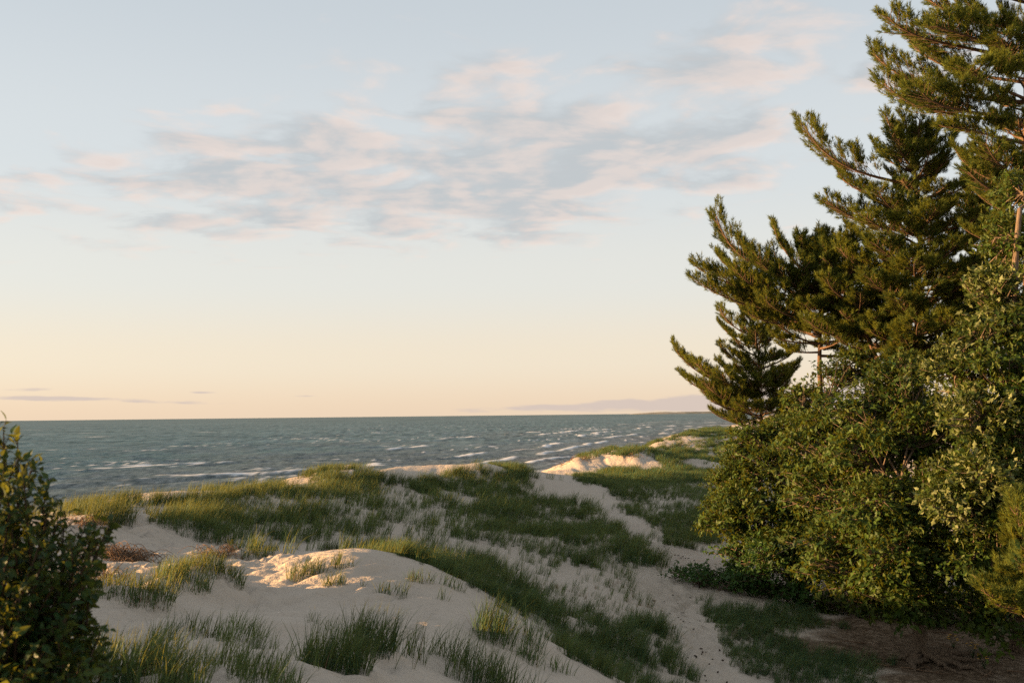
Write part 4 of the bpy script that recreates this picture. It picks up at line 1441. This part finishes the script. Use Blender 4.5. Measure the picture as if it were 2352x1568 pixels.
def broadleaf(name, label, category, trunk, blobs, leaf_m, per_m2=150, size=0.13, seed=1, tmpl=OAK_T, r0=0.16, flip=0.1, roots=(), group=None, silver=(), spread=1.0):
    """trunk: world points bottom up; blobs: (px, py, rx px, ry px, distance) clumps of the crown, each on its own branch"""
    rng = np.random.default_rng(seed)
    trunk = np.array(trunk, float)
    root = empty(name, trunk[0])
    tag(root, label, category, group)
    hs = np.concatenate([[0], np.cumsum(np.linalg.norm(np.diff(trunk, axis=0), axis=1))])
    u = np.linspace(0, hs[-1], 16)
    c = np.stack([np.interp(u, hs, trunk[:, k]) for k in range(3)], 1)
    for _ in range(2):
        c[1:-1] = (c[:-2] + 2 * c[1:-1] + c[2:]) / 4
    c[1:, :2] += rng.normal(0, r0 * 0.18, (15, 2))
    mb = MB()
    rr = r0 * (1.0 - 0.72 * u / hs[-1])
    rr[0] *= 1.7
    rr[1] *= 1.15
    mb.tube(c, rr, 9)
    _part(mb, 'trunk', oak_bark, root, True, root)
    nl = 0
    for bi, (px, py, rx, ry, d) in enumerate(blobs):
        ctr = P(px, py, d)
        ax = np.array([rx * d / F, 0.5 * (rx + ry) * d / F * spread, ry * d / F])
        # the branch leaves the trunk below its clump
        zt = np.clip(ctr[2] - 0.55 * np.hypot(ctr[0] - c[0][0], ctr[1] - c[0][1]) - 0.2, c[0][2] + 0.35 * hs[-1] * 0.6, c[-1][2])
        st = np.array([np.interp(zt, c[:, 2], c[:, 0]), np.interp(zt, c[:, 2], c[:, 1]), zt])
        rb = np.interp(zt, c[:, 2], rr) * 0.55
        m1 = st + (ctr - st) * 0.4 + rng.normal(0, 0.14, 3) + np.array([0, 0, -0.05])
        m2 = st + (ctr - st) * 0.75 + rng.normal(0, 0.14, 3)
        limb = bez(st, m1, m2, ctr, 9)
        wood, leaf = MB(), MB()
        wood.tube(limb, np.linspace(rb, 0.02, 9), 6)
        area = math.pi * ax[0] * ax[2]
        nt = max(14, int(area * per_m2 / 6))
        # sprays: flat clumps of twigs hung through the outer part of the crown, with dark gaps between
        nc = max(6, int(area * 7.5))
        cq = unit(rng.normal(size=(nc, 3))) * (rng.uniform(0.15, 1.0, nc) ** 0.40)[:, None]
        cq *= rng.uniform(0.75, 1.12, (nc, 1))
        pick = rng.integers(0, nc, nt)
        sp = rng.normal(size=(nt, 3)) * np.array([0.20, 0.20, 0.085])
        sp[:, 2] -= 0.25 * np.abs(np.hypot(sp[:, 0], sp[:, 1])) * (sp[:, 0] ** 2 + sp[:, 1] ** 2 > 0.03)
        tips = ctr + cq[pick] * ax + sp
        gzv = ground(tips[:, 0], tips[:, 1])
        tips = tips[tips[:, 2] > gzv + 0.12]
        if not len(tips):
            continue
        for tp in tips[::3]:
            s0 = limb[rng.integers(4, 9)]
            mm = (s0 + tp) / 2 + rng.normal(0, 0.08, 3) + np.array([0, 0, -0.04])
            wood.tube(np.array([s0, mm, tp]), [0.022, 0.014, 0.005], 3)
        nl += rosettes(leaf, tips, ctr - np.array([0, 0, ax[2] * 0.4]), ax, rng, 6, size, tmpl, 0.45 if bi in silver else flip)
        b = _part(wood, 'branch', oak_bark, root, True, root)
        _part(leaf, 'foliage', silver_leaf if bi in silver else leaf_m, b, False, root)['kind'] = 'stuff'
        # inner foliage of the same clump, from the shared clump shapes
        if ax[2] > 0.35:
            for q in range(2):
                o = bpy.data.objects.new('foliage', leaf_shape(leaf_m, tmpl, size)[int(rng.integers(0, 4))])
                col.objects.link(o)
                o.parent = b
                o['kind'] = 'stuff'
                o.location = [float(w) for w in (ctr + rng.normal(0, 0.12, 3) + np.array([0.05, 0.15, 0]) - np.array(root.location))]
                o.rotation_euler = (0, 0, rng.uniform(0, 6.28))
                m_ = 0.5 * (ax[0] + ax[1])
                o.scale = (m_ * 0.88, m_ * 0.88, ax[2] * 0.88)
    for (dx, dy, L) in roots:
        x = c[0][0] + np.linspace(0.05, dx, 9) + np.concatenate([[0], rng.normal(0, 0.05, 8)])
        y = c[0][1] + np.linspace(0.0, dy, 9) + np.concatenate([[0], rng.normal(0, 0.05, 8)])
        z = ground(x, y) + np.linspace(0.20, 0.01, 9) * np.array([1, .7, .8, .5, .7, .4, .5, .3, -.6])
        mr = MB()
        mr.tube(np.stack([x, y, z], 1), np.linspace(r0 * 0.55, 0.012, 9), 6)
        _part(mr, 'root', oak_bark, root, True, root)
    return nl


def stem_px(base_px, pts, d):
    b = drop(*base_px)
    b[2] -= 0.08
    return [b] + [P(x, y, d) for x, y in pts]


NL = 0
NL += broadleaf('oak_tree', 'middle oak with a dark trunk and bare roots on the litter slope', 'oak tree',
                stem_px((2112, 1515, 21), [(2108, 1400), (2098, 1300), (2080, 1200), (2068, 1100)], 21.2), [
    (1985, 925, 95, 60, 23), (2075, 865, 95, 65, 23), (1900, 1000, 95, 70, 24), (2000, 1030, 110, 80, 22), (2120, 980, 110, 95, 22), (1890, 1110, 100, 80, 23),
    (2010, 1150, 110, 85, 20.8), (1920, 1220, 100, 75, 22), (2060, 1260, 120, 80, 20.2), (1940, 1310, 95, 55, 21.3), (2080, 1370, 110, 50, 20.2), (2180, 1120, 100, 90, 20.6), (2190, 1270, 90, 80, 20.5), (1985, 1370, 80, 36, 21)],
    oak_leaf, 640, 0.15, 31, roots=[(1.5, -0.5, 1), (2.3, 0.35, 1), (0.5, -1.1, 1), (-0.5, -0.8, 1), (-0.7, 0.3, 1), (1.0, -1.5, 1)], r0=0.17, group='oaks on the litter slope', flip=0.12)
NL += broadleaf('oak_tree', 'tall right oak with silvery wind-turned leaves', 'oak tree',
                stem_px((2345, 1495, 20.6), [(2350, 1350), (2340, 1150), (2325, 900), (2330, 650), (2340, 480)], 20.4), [
    (2345, 440, 45, 55, 21), (2305, 545, 65, 75, 21), (2285, 660, 75, 75, 20.6), (2345, 720, 60, 90, 20.2), (2240, 760, 60, 55, 20.6), (2200, 850, 70, 60, 20.6), (2310, 850, 90, 90, 20), (2260, 950, 90, 75, 19.8),
    (2340, 1010, 80, 90, 19.6), (2270, 1060, 90, 80, 19.4), (2200, 1140, 75, 60, 19.5), (2320, 1180, 90, 90, 19.6), (2260, 1260, 85, 70, 19.4), (2340, 1350, 60, 80, 20), (2250, 1400, 70, 45, 19.6), (2310, 1450, 70, 40, 19.4), (2420, 900, 80, 160, 20), (2430, 1200, 70, 160, 20)],
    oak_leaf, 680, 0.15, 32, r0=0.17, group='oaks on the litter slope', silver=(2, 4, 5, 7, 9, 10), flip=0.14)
NL += broadleaf('oak_tree', 'rounded oak overhanging the footpath, nearest the dune grass', 'oak tree',
                stem_px((1845, 1385, 26.6), [(1840, 1300), (1815, 1200), (1790, 1100), (1800, 1000)], 27), [
    (1735, 1010, 75, 45, 28), (1825, 985, 80, 55, 28), (1875, 915, 75, 50, 28.5), (1945, 850, 70, 45, 28.5), (1695, 1075, 55, 50, 27.6), (1780, 1075, 85, 65, 27), (1690, 1150, 62, 48, 27),
    (1770, 1165, 80, 60, 26.4), (1850, 1180, 85, 70, 26), (1700, 1210, 60, 35, 26.6), (1790, 1240, 75, 45, 25.8), (1870, 1280, 70, 60, 25.4), (1652, 1185, 45, 42, 27.2), (1668, 1105, 40, 40, 27.6)],
    oak_leaf, 640, 0.15, 33, r0=0.15, group='oaks on the litter slope', flip=0.1)
NL += broadleaf('sapling', 'small bright green tree in the shade under the rounded oak', 'tree',
                stem_px((1768, 1372, 26.4), [(1766, 1340), (1764, 1290), (1775, 1240)], 26), [
    (1700, 1260, 50, 40, 27), (1760, 1275, 65, 40, 25.6), (1820, 1300, 55, 38, 25.4), (1740, 1320, 60, 30, 25.8), (1800, 1350, 60, 26, 25.4), (1870, 1350, 50, 30, 25.2)],
    bright_leaf, 700, 0.11, 34, OVAL_T, 0.06)
NL += broadleaf('low_bush', 'low spreading dark bush at the bend of the footpath', 'bush',
                stem_px((1650, 1358, 26.4), [(1652, 1345), (1655, 1330)], 26.8), [
    (1562, 1322, 42, 22, 27.4), (1612, 1312, 52, 26, 27.6), (1600, 1338, 60, 20, 26.8), (1672, 1318, 60, 30, 27.4), (1668, 1344, 64, 22, 26.6), (1735, 1335, 60, 32, 26.4), (1790, 1362, 56, 24, 26)],
    bright_leaf, 1700, 0.09, 35, OVAL_T, 0.05)
NL += broadleaf('low_bush', 'dark bush crouching under the middle oak behind its trunk', 'bush',
                stem_px((1960, 1420, 25), [(1960, 1390), (1965, 1360)], 25), [
    (1900, 1385, 60, 36, 25), (1985, 1390, 60, 40, 25), (2060, 1400, 60, 40, 24.5), (2160, 1400, 70, 46, 24), (2250, 1400, 70, 50, 24)],
    oak_leaf, 600, 0.12, 36, OVAL_T, 0.05)
print('LEAVES', NL)

# young pine bough reaching in front of the right oak
NT += pine([(2410, 1540), (2405, 1400), (2395, 1240)], 17.6, [
    (2255, 1335, 1370, .2, .02), (2285, 1385, 1400, -.4, .02), (2262, 1360, 1385, -.6, .02), (2300, 1310, 1350, .4, .02), (2290, 1350, 1380, .8, .02), (2310, 1400, 1420, .1, .02)],
    'young soft-needled pine reaching in beside the right oak', 0.06, 5, 26, (0.4, 0.97), 0.7, tuft=0.15)
NL += broadleaf('oak_tree', 'shaded back oak filling the gap behind the middle and right oaks', 'oak tree',
                stem_px((2160, 1420, 28), [(2160, 1300), (2150, 1150), (2150, 1000)], 28), [
    (1990, 1000, 100, 80, 28), (2100, 960, 100, 80, 28), (2220, 960, 100, 90, 27), (1960, 1150, 110, 90, 28), (2100, 1150, 110, 100, 27), (2240, 1130, 110, 100, 27), (1980, 1290, 100, 80, 28), (2110, 1310, 110, 80, 27), (2240, 1310, 110, 80, 27), (2330, 1180, 90, 120, 27), (2340, 1000, 80, 100, 27), (1880, 1080, 90, 80, 29)],
    oak_leaf, 300, 0.17, 37, r0=0.15, group='oaks on the litter slope', flip=0.1)

# ------------------------------------------------------------------ broad-leaved bush close to the camera
bush_leaf = leaf_mat('bush_leaves', (0.006, 0.024, 0.007), (0.024, 0.062, 0.014), (0.032, 0.055, 0.016), (0.24, 0.24, 0.022), 0.24, 0.5, 0.2)
bush_bark = bark_mat('bush_bark', (0.03, 0.02, 0.014), (0.075, 0.05, 0.033))


def near_bush():
    rng = np.random.default_rng(77)
    d0 = 5.0
    tips = [(8, 992, .1), (40, 1015, -.1), (-30, 975, .3), (75, 1072, .2), (110, 1100, 0), (55, 1110, -.3), (150, 1180, .1), (120, 1165, .3), (195, 1215, 0), (250, 1212, -.1), (215, 1200, .2), (165, 1270, -.3), (225, 1300, .1), (190, 1330, -.2),
            (205, 1400, .2), (230, 1450, -.1), (235, 1520, 0), (240, 1580, -.2), (150, 1420, -.4), (90, 1250, -.4), (20, 1180, -.3), (-60, 1010, 0), (-120, 1060, -.2), (-90, 1150, .3), (60, 1350, -.5), (130, 1330, .4),
            (10, 1300, -.5), (-40, 1260, -.4), (100, 1480, -.5), (30, 1440, -.6), (180, 1540, -.5), (-160, 1180, 0), (60, 1190, .5), (140, 1500, .4), (-20, 1080, .5), (60, 1540, -.6), (-20, 1520, -.6), (120, 1570, -.5), (190, 1480, .3), (170, 1390, .1)]
    tips += [(-200 - 40 * i % 400 - 20 * (i % 7), 1000 + 37 * (i % 9) - 12 * (i % 5), -0.7 + 0.13 * (i % 11)) for i in range(34)]  # extra stems out of view to the left, added to shade the bush
    tips += [(x + 23 * math.sin(i * 2.1) - 18, y + 40 + 25 * math.cos(i * 1.7), dd * 0.7 - 0.15) for i, (x, y, dd) in enumerate(tips[:40])]
    base_c = P(-60, 1900, d0)
    base_c[2] = gz(base_c[0], base_c[1])
    root = empty('broadleaf_bush', base_c)
    tag(root, 'leafy dark green bush with backlit yellow leaves rising beside the camera', 'bush')
    lp, ld, rank = [], [], []
    for (x, y, dd) in tips:
        tip = P(x, y, d0 + dd)
        b = base_c + np.array([rng.normal(0.15, 0.16) + min(0.0, (x + 60) / F * d0 * 0.6), rng.normal(0, 0.22), -0.05])
        m1 = b + (tip - b) * 0.35 + np.array([rng.normal(-.05, .06), rng.normal(0, .06), 0.12])
        m2 = b + (tip - b) * 0.75 + np.array([rng.normal(-.03, .05), rng.normal(0, .05), 0.05])
        c = bez(b, m1, m2, tip, 14)
        w = MB()
        w.tube(c, np.linspace(0.011, 0.003, 14), 5)
        L = np.linalg.norm(tip - b)
        nt = int(L * 25)
        for i in range(nt):
            t_ = 0.12 + 0.88 * (i + rng.uniform(0, 1)) / nt
            k = min(int(t_ * 13), 12)
            p = c[k] + (c[k + 1] - c[k]) * (t_ * 13 - k)
            tg = unit(c[k + 1] - c[k])
            dv = unit(tg * 0.6 + rng.normal(0, 0.6, 3) + np.array([0.1, 0, 0.2]))
            tl = rng.uniform(0.06, 0.20) * (1.15 - 0.6 * t_)
            e = p + dv * tl
            w.tube(np.array([p, (p + e) / 2 + rng.normal(0, .006, 3), e]), [0.003, 0.002, 0.0015], 3)
            for j in range(max(2, int(tl / 0.022))):
                s_ = (j + 1) / max(2, int(tl / 0.022))
                lp.append(p + dv * tl * s_)
                ld.append(dv * 0.6 + rng.normal(0, 0.7, 3) + np.array([0.15, 0, 0.1]))
                rank.append(t_)
        for s_ in np.linspace(0.8, 1, 5):
            k = int(s_ * 13)
            lp.append(c[k])
            ld.append(unit(c[-1] - c[-2]) * 0.8 + rng.normal(0, 0.5, 3))
            rank.append(1.2)
        _part(w, 'stem', bush_bark, root, True, root)
    lp, ld, rank = np.array(lp), np.array(ld), np.array(rank)
    n = len(lp)
    up = unit(np.array([0, -0.2, 0.8]) + rng.normal(0, 0.6, (n, 3)))
    size = rng.uniform(0.034, 0.062, n)
    px, py = project(lp)
    vis = (px > 0) & (px < W) & (py < H)
    # leaves round the outline stand clear one by one
    order = np.argsort(-(rank + (px / 260.0) - (py - 1000) / 1500.0 + vis * 10))
    single = np.zeros(n, bool)
    single[order[:290]] = True
    tmpl = leaf_template([(0.0, 0.02), (0.12, 0.15), (0.35, 0.29), (0.62, 0.22), (0.85, 0.10)], 0.35, 0.22)
    mb = MB()
    k = ~single
    put_leaves(mb, lp[k], ld[k], up[k], size[k], tmpl, rng)
    o = _part(mb, 'foliage', bush_leaf, root, False, root)
    o['kind'] = 'stuff'
    shapes = []
    for tn in (0.1, 0.35, 0.6, 0.85):
        me = mesh_np('leaf', tmpl[0], tmpl[1], False, {'tone': np.full(len(tmpl[0]), tn)})
        me.materials.append(bush_leaf)
        shapes.append(me)
    d = unit(ld)
    s = unit(np.cross(up, d))
    w3 = np.cross(d, s)
    for i in np.nonzero(single)[0]:
        q = bpy.data.objects.new('leaf', shapes[int(rng.integers(0, 4))])
        col.objects.link(q)
        q.parent = root
        p = lp[i] - base_c
        z_ = size[i]
        q.matrix_local = Matrix(((d[i][0] * z_, s[i][0] * z_, w3[i][0] * z_, p[0]), (d[i][1] * z_, s[i][1] * z_, w3[i][1] * z_, p[1]),
                                 (d[i][2] * z_, s[i][2] * z_, w3[i][2] * z_, p[2]), (0, 0, 0, 1)))
    print('BUSH', n)


near_bush()

# ------------------------------------------------------------------ pine cones on the path
cone_mat, t = new_mat('pine_cone')
out(t, principled(t, (0.055, 0.034, 0.022), 0.9, 0.1).outputs[0])


def cone_mesh():
    mb = MB()
    rng = np.random.default_rng(5)
    k = np.arange(26)
    x = -0.5 + k / 25.0
    r = 0.27 * np.sin(np.clip((k + 2.5) / 28.0, 0, 1) * math.pi) ** 0.7
    an = k * 2.4
    mb.tube([(-.5, 0, 0), (0, 0, 0), (.5, 0, 0)], [.05, .14, .03], 5)
    for xx, rr, a in zip(x, r, an):
        o = np.array([xx, 0, 0])
        n_ = np.array([0.35, math.cos(a), math.sin(a)])
        s_ = np.array([0, -math.sin(a), math.cos(a)]) * 0.11
        e = o + n_ * rr
        mb.add([o, e - s_, e + s_, e + np.array([0.05, 0, 0])], [(0, 1, 2), (1, 3, 2)])
    me = mesh_np('pine_cone', np.concatenate(mb.v) * 0.075, np.concatenate(mb.f))
    me.materials.append(cone_mat)
    return me


cm = cone_mesh()
rng = np.random.default_rng(12)
for i in range(90):
    t_ = rng.uniform(0, 6.2) if i < 75 else rng.uniform(4.5, 6.5)
    k = int(t_)
    c = PATH[k] + (PATH[k + 1] - PATH[k]) * (t_ - k) + rng.normal(0, 0.38, 2) + np.array([0.1, 0])
    o = bpy.data.objects.new('pine_cone', cm)
    col.objects.link(o)
    o.location = (c[0], c[1], gz(c[0], c[1]) - 0.02)
    o.rotation_euler = (rng.uniform(0, 6), rng.uniform(-.3, .3), rng.uniform(0, 6))
    s_ = rng.uniform(0.6, 1.05)
    o.scale = (s_, s_, s_)
    tag(o, 'small dark fallen cone lying on the sandy footpath', 'pine cone', 'cones strewn along the footpath')

# ------------------------------------------------------------------ fallen twigs on the litter
rng = np.random.default_rng(31)
for i in range(22):
    c = drop(rng.uniform(1830, 2330), rng.uniform(1440, 1560), 20.5)
    an, L = rng.uniform(0, 6.28), rng.uniform(0.35, 0.95)
    ts = np.linspace(0, 1, 7)
    x = c[0] + np.cos(an + 0.5 * ts * rng.normal()) * ts * L
    y = c[1] + np.sin(an + 0.5 * ts * rng.normal()) * ts * L
    z = ground(x, y) + 0.012 + 0.05 * np.sin(ts * 3.1) * rng.uniform(0, 1)
    mb = MB()
    line = np.stack([x, y, z], 1)
    mb.tube(line, np.linspace(0.014, 0.005, 7), 5)
    for j in (2, 4):
        e = line[j] + np.array([math.cos(an + 0.9 * (-1) ** j), math.sin(an + 0.9 * (-1) ** j), 0.15]) * L * 0.3
        mb.tube([line[j], (line[j] + e) / 2 + rng.normal(0, .01, 3), e], [0.008, 0.006, 0.003], 4)
    o = mb.build('fallen_twig', root_mat, None, True, c)
    tag(o, 'dry forked twig fallen on the brown litter under the oaks', 'twig', 'twigs fallen under the oaks')

# ------------------------------------------------------------------ yellow wildflowers by the oak roots
petal_mat, t = new_mat('yellow_petals')
out(t, principled(t, (0.75, 0.42, 0.03), 0.6, 0.2).outputs[0])
for (px, py, d, h, lab) in [(2235, 1512, 19.8, .30, 'yellow wildflower beside the oak roots, the taller one'), (2262, 1535, 19.2, .24, 'yellow wildflower just in front of the taller one'),
                            (2190, 1490, 20.6, .26, 'yellow wildflower close to the dark oak trunk')]:
    c = drop(px, py, d)
    root = empty('wildflower', c)
    tag(root, lab, 'flower', 'yellow wildflowers under the oaks')
    rng = np.random.default_rng(int(px))
    st, fl = MB(), MB()
    for i in range(7):
        a = rng.uniform(0, 6.28)
        e = c + np.array([math.cos(a) * .10, math.sin(a) * .10, h * rng.uniform(.7, 1.1)])
        st.tube([c, (c + e) / 2 + np.array([0, 0, .03]), e], [.004, .003, .002], 3)
        for j in range(6):
            b = j * 1.047
            pv = np.array([math.cos(b), math.sin(b), .35]) * .032
            sv = np.array([-math.sin(b), math.cos(b), 0]) * .012
            fl.add([e, e + pv * .6 - sv, e + pv, e + pv * .6 + sv], [(0, 1, 2), (0, 2, 3)])
    blades(st, c, 10, h * .6, .6, .012, (0, 0), .4, rng)
    _part(st, 'stems', grass_mat, root, False, root)
    _part(fl, 'blossoms', petal_mat, root, False, root)

# ------------------------------------------------------------------ far headland across the lake
hm, t = new_mat('headland')
out(t, principled(t, ramp(t, noise(t, 0.002, 5.0, 0.6, obj_coord(t)), [(0.35, (0.10, 0.12, 0.10)), (0.65, (0.36, 0.30, 0.23))]), 0.95, 0.05).outputs[0])
D = 16000.0
hx = np.linspace(P(1470, 949, D)[0], P(1900, 945, D)[0], 160)
prof = np.clip((hx - hx[0]) / 350.0, 0, 1) ** 0.6 * (26 + 20 * np.clip((hx - hx[0]) / 2200, 0, 1)) * (0.8 + 0.4 * fbm(hx * 0.004, hx * 0, 3, 8))
vv, ff = [], []
for i, (x, h) in enumerate(zip(hx, prof)):
    for yy, hh in ((0, -2.0), (160, h * 0.75 - 1), (420, h), (1500, h * 0.9), (2600, -2.0)):
        vv.append((x, D + yy, hh))
for i in range(len(hx) - 1):
    for j in range(4):
        a = i * 5 + j
        ff.append((a, a + 5, a + 6, a + 1))
me = mesh_np('headland', np.array(vv), np.array(ff), True)
me.materials.append(hm)
o = bpy.data.objects.new('headland', me)
col.objects.link(o)
tag(o, 'low pale headland far across the lake on the horizon', 'headland', kind='structure')

print('TRIS', sum(sum(len(p.vertices) - 2 for p in m.polygons) if len(m.polygons) < 10 else len(m.loops) - 2 * len(m.polygons) for m in bpy.data.meshes))
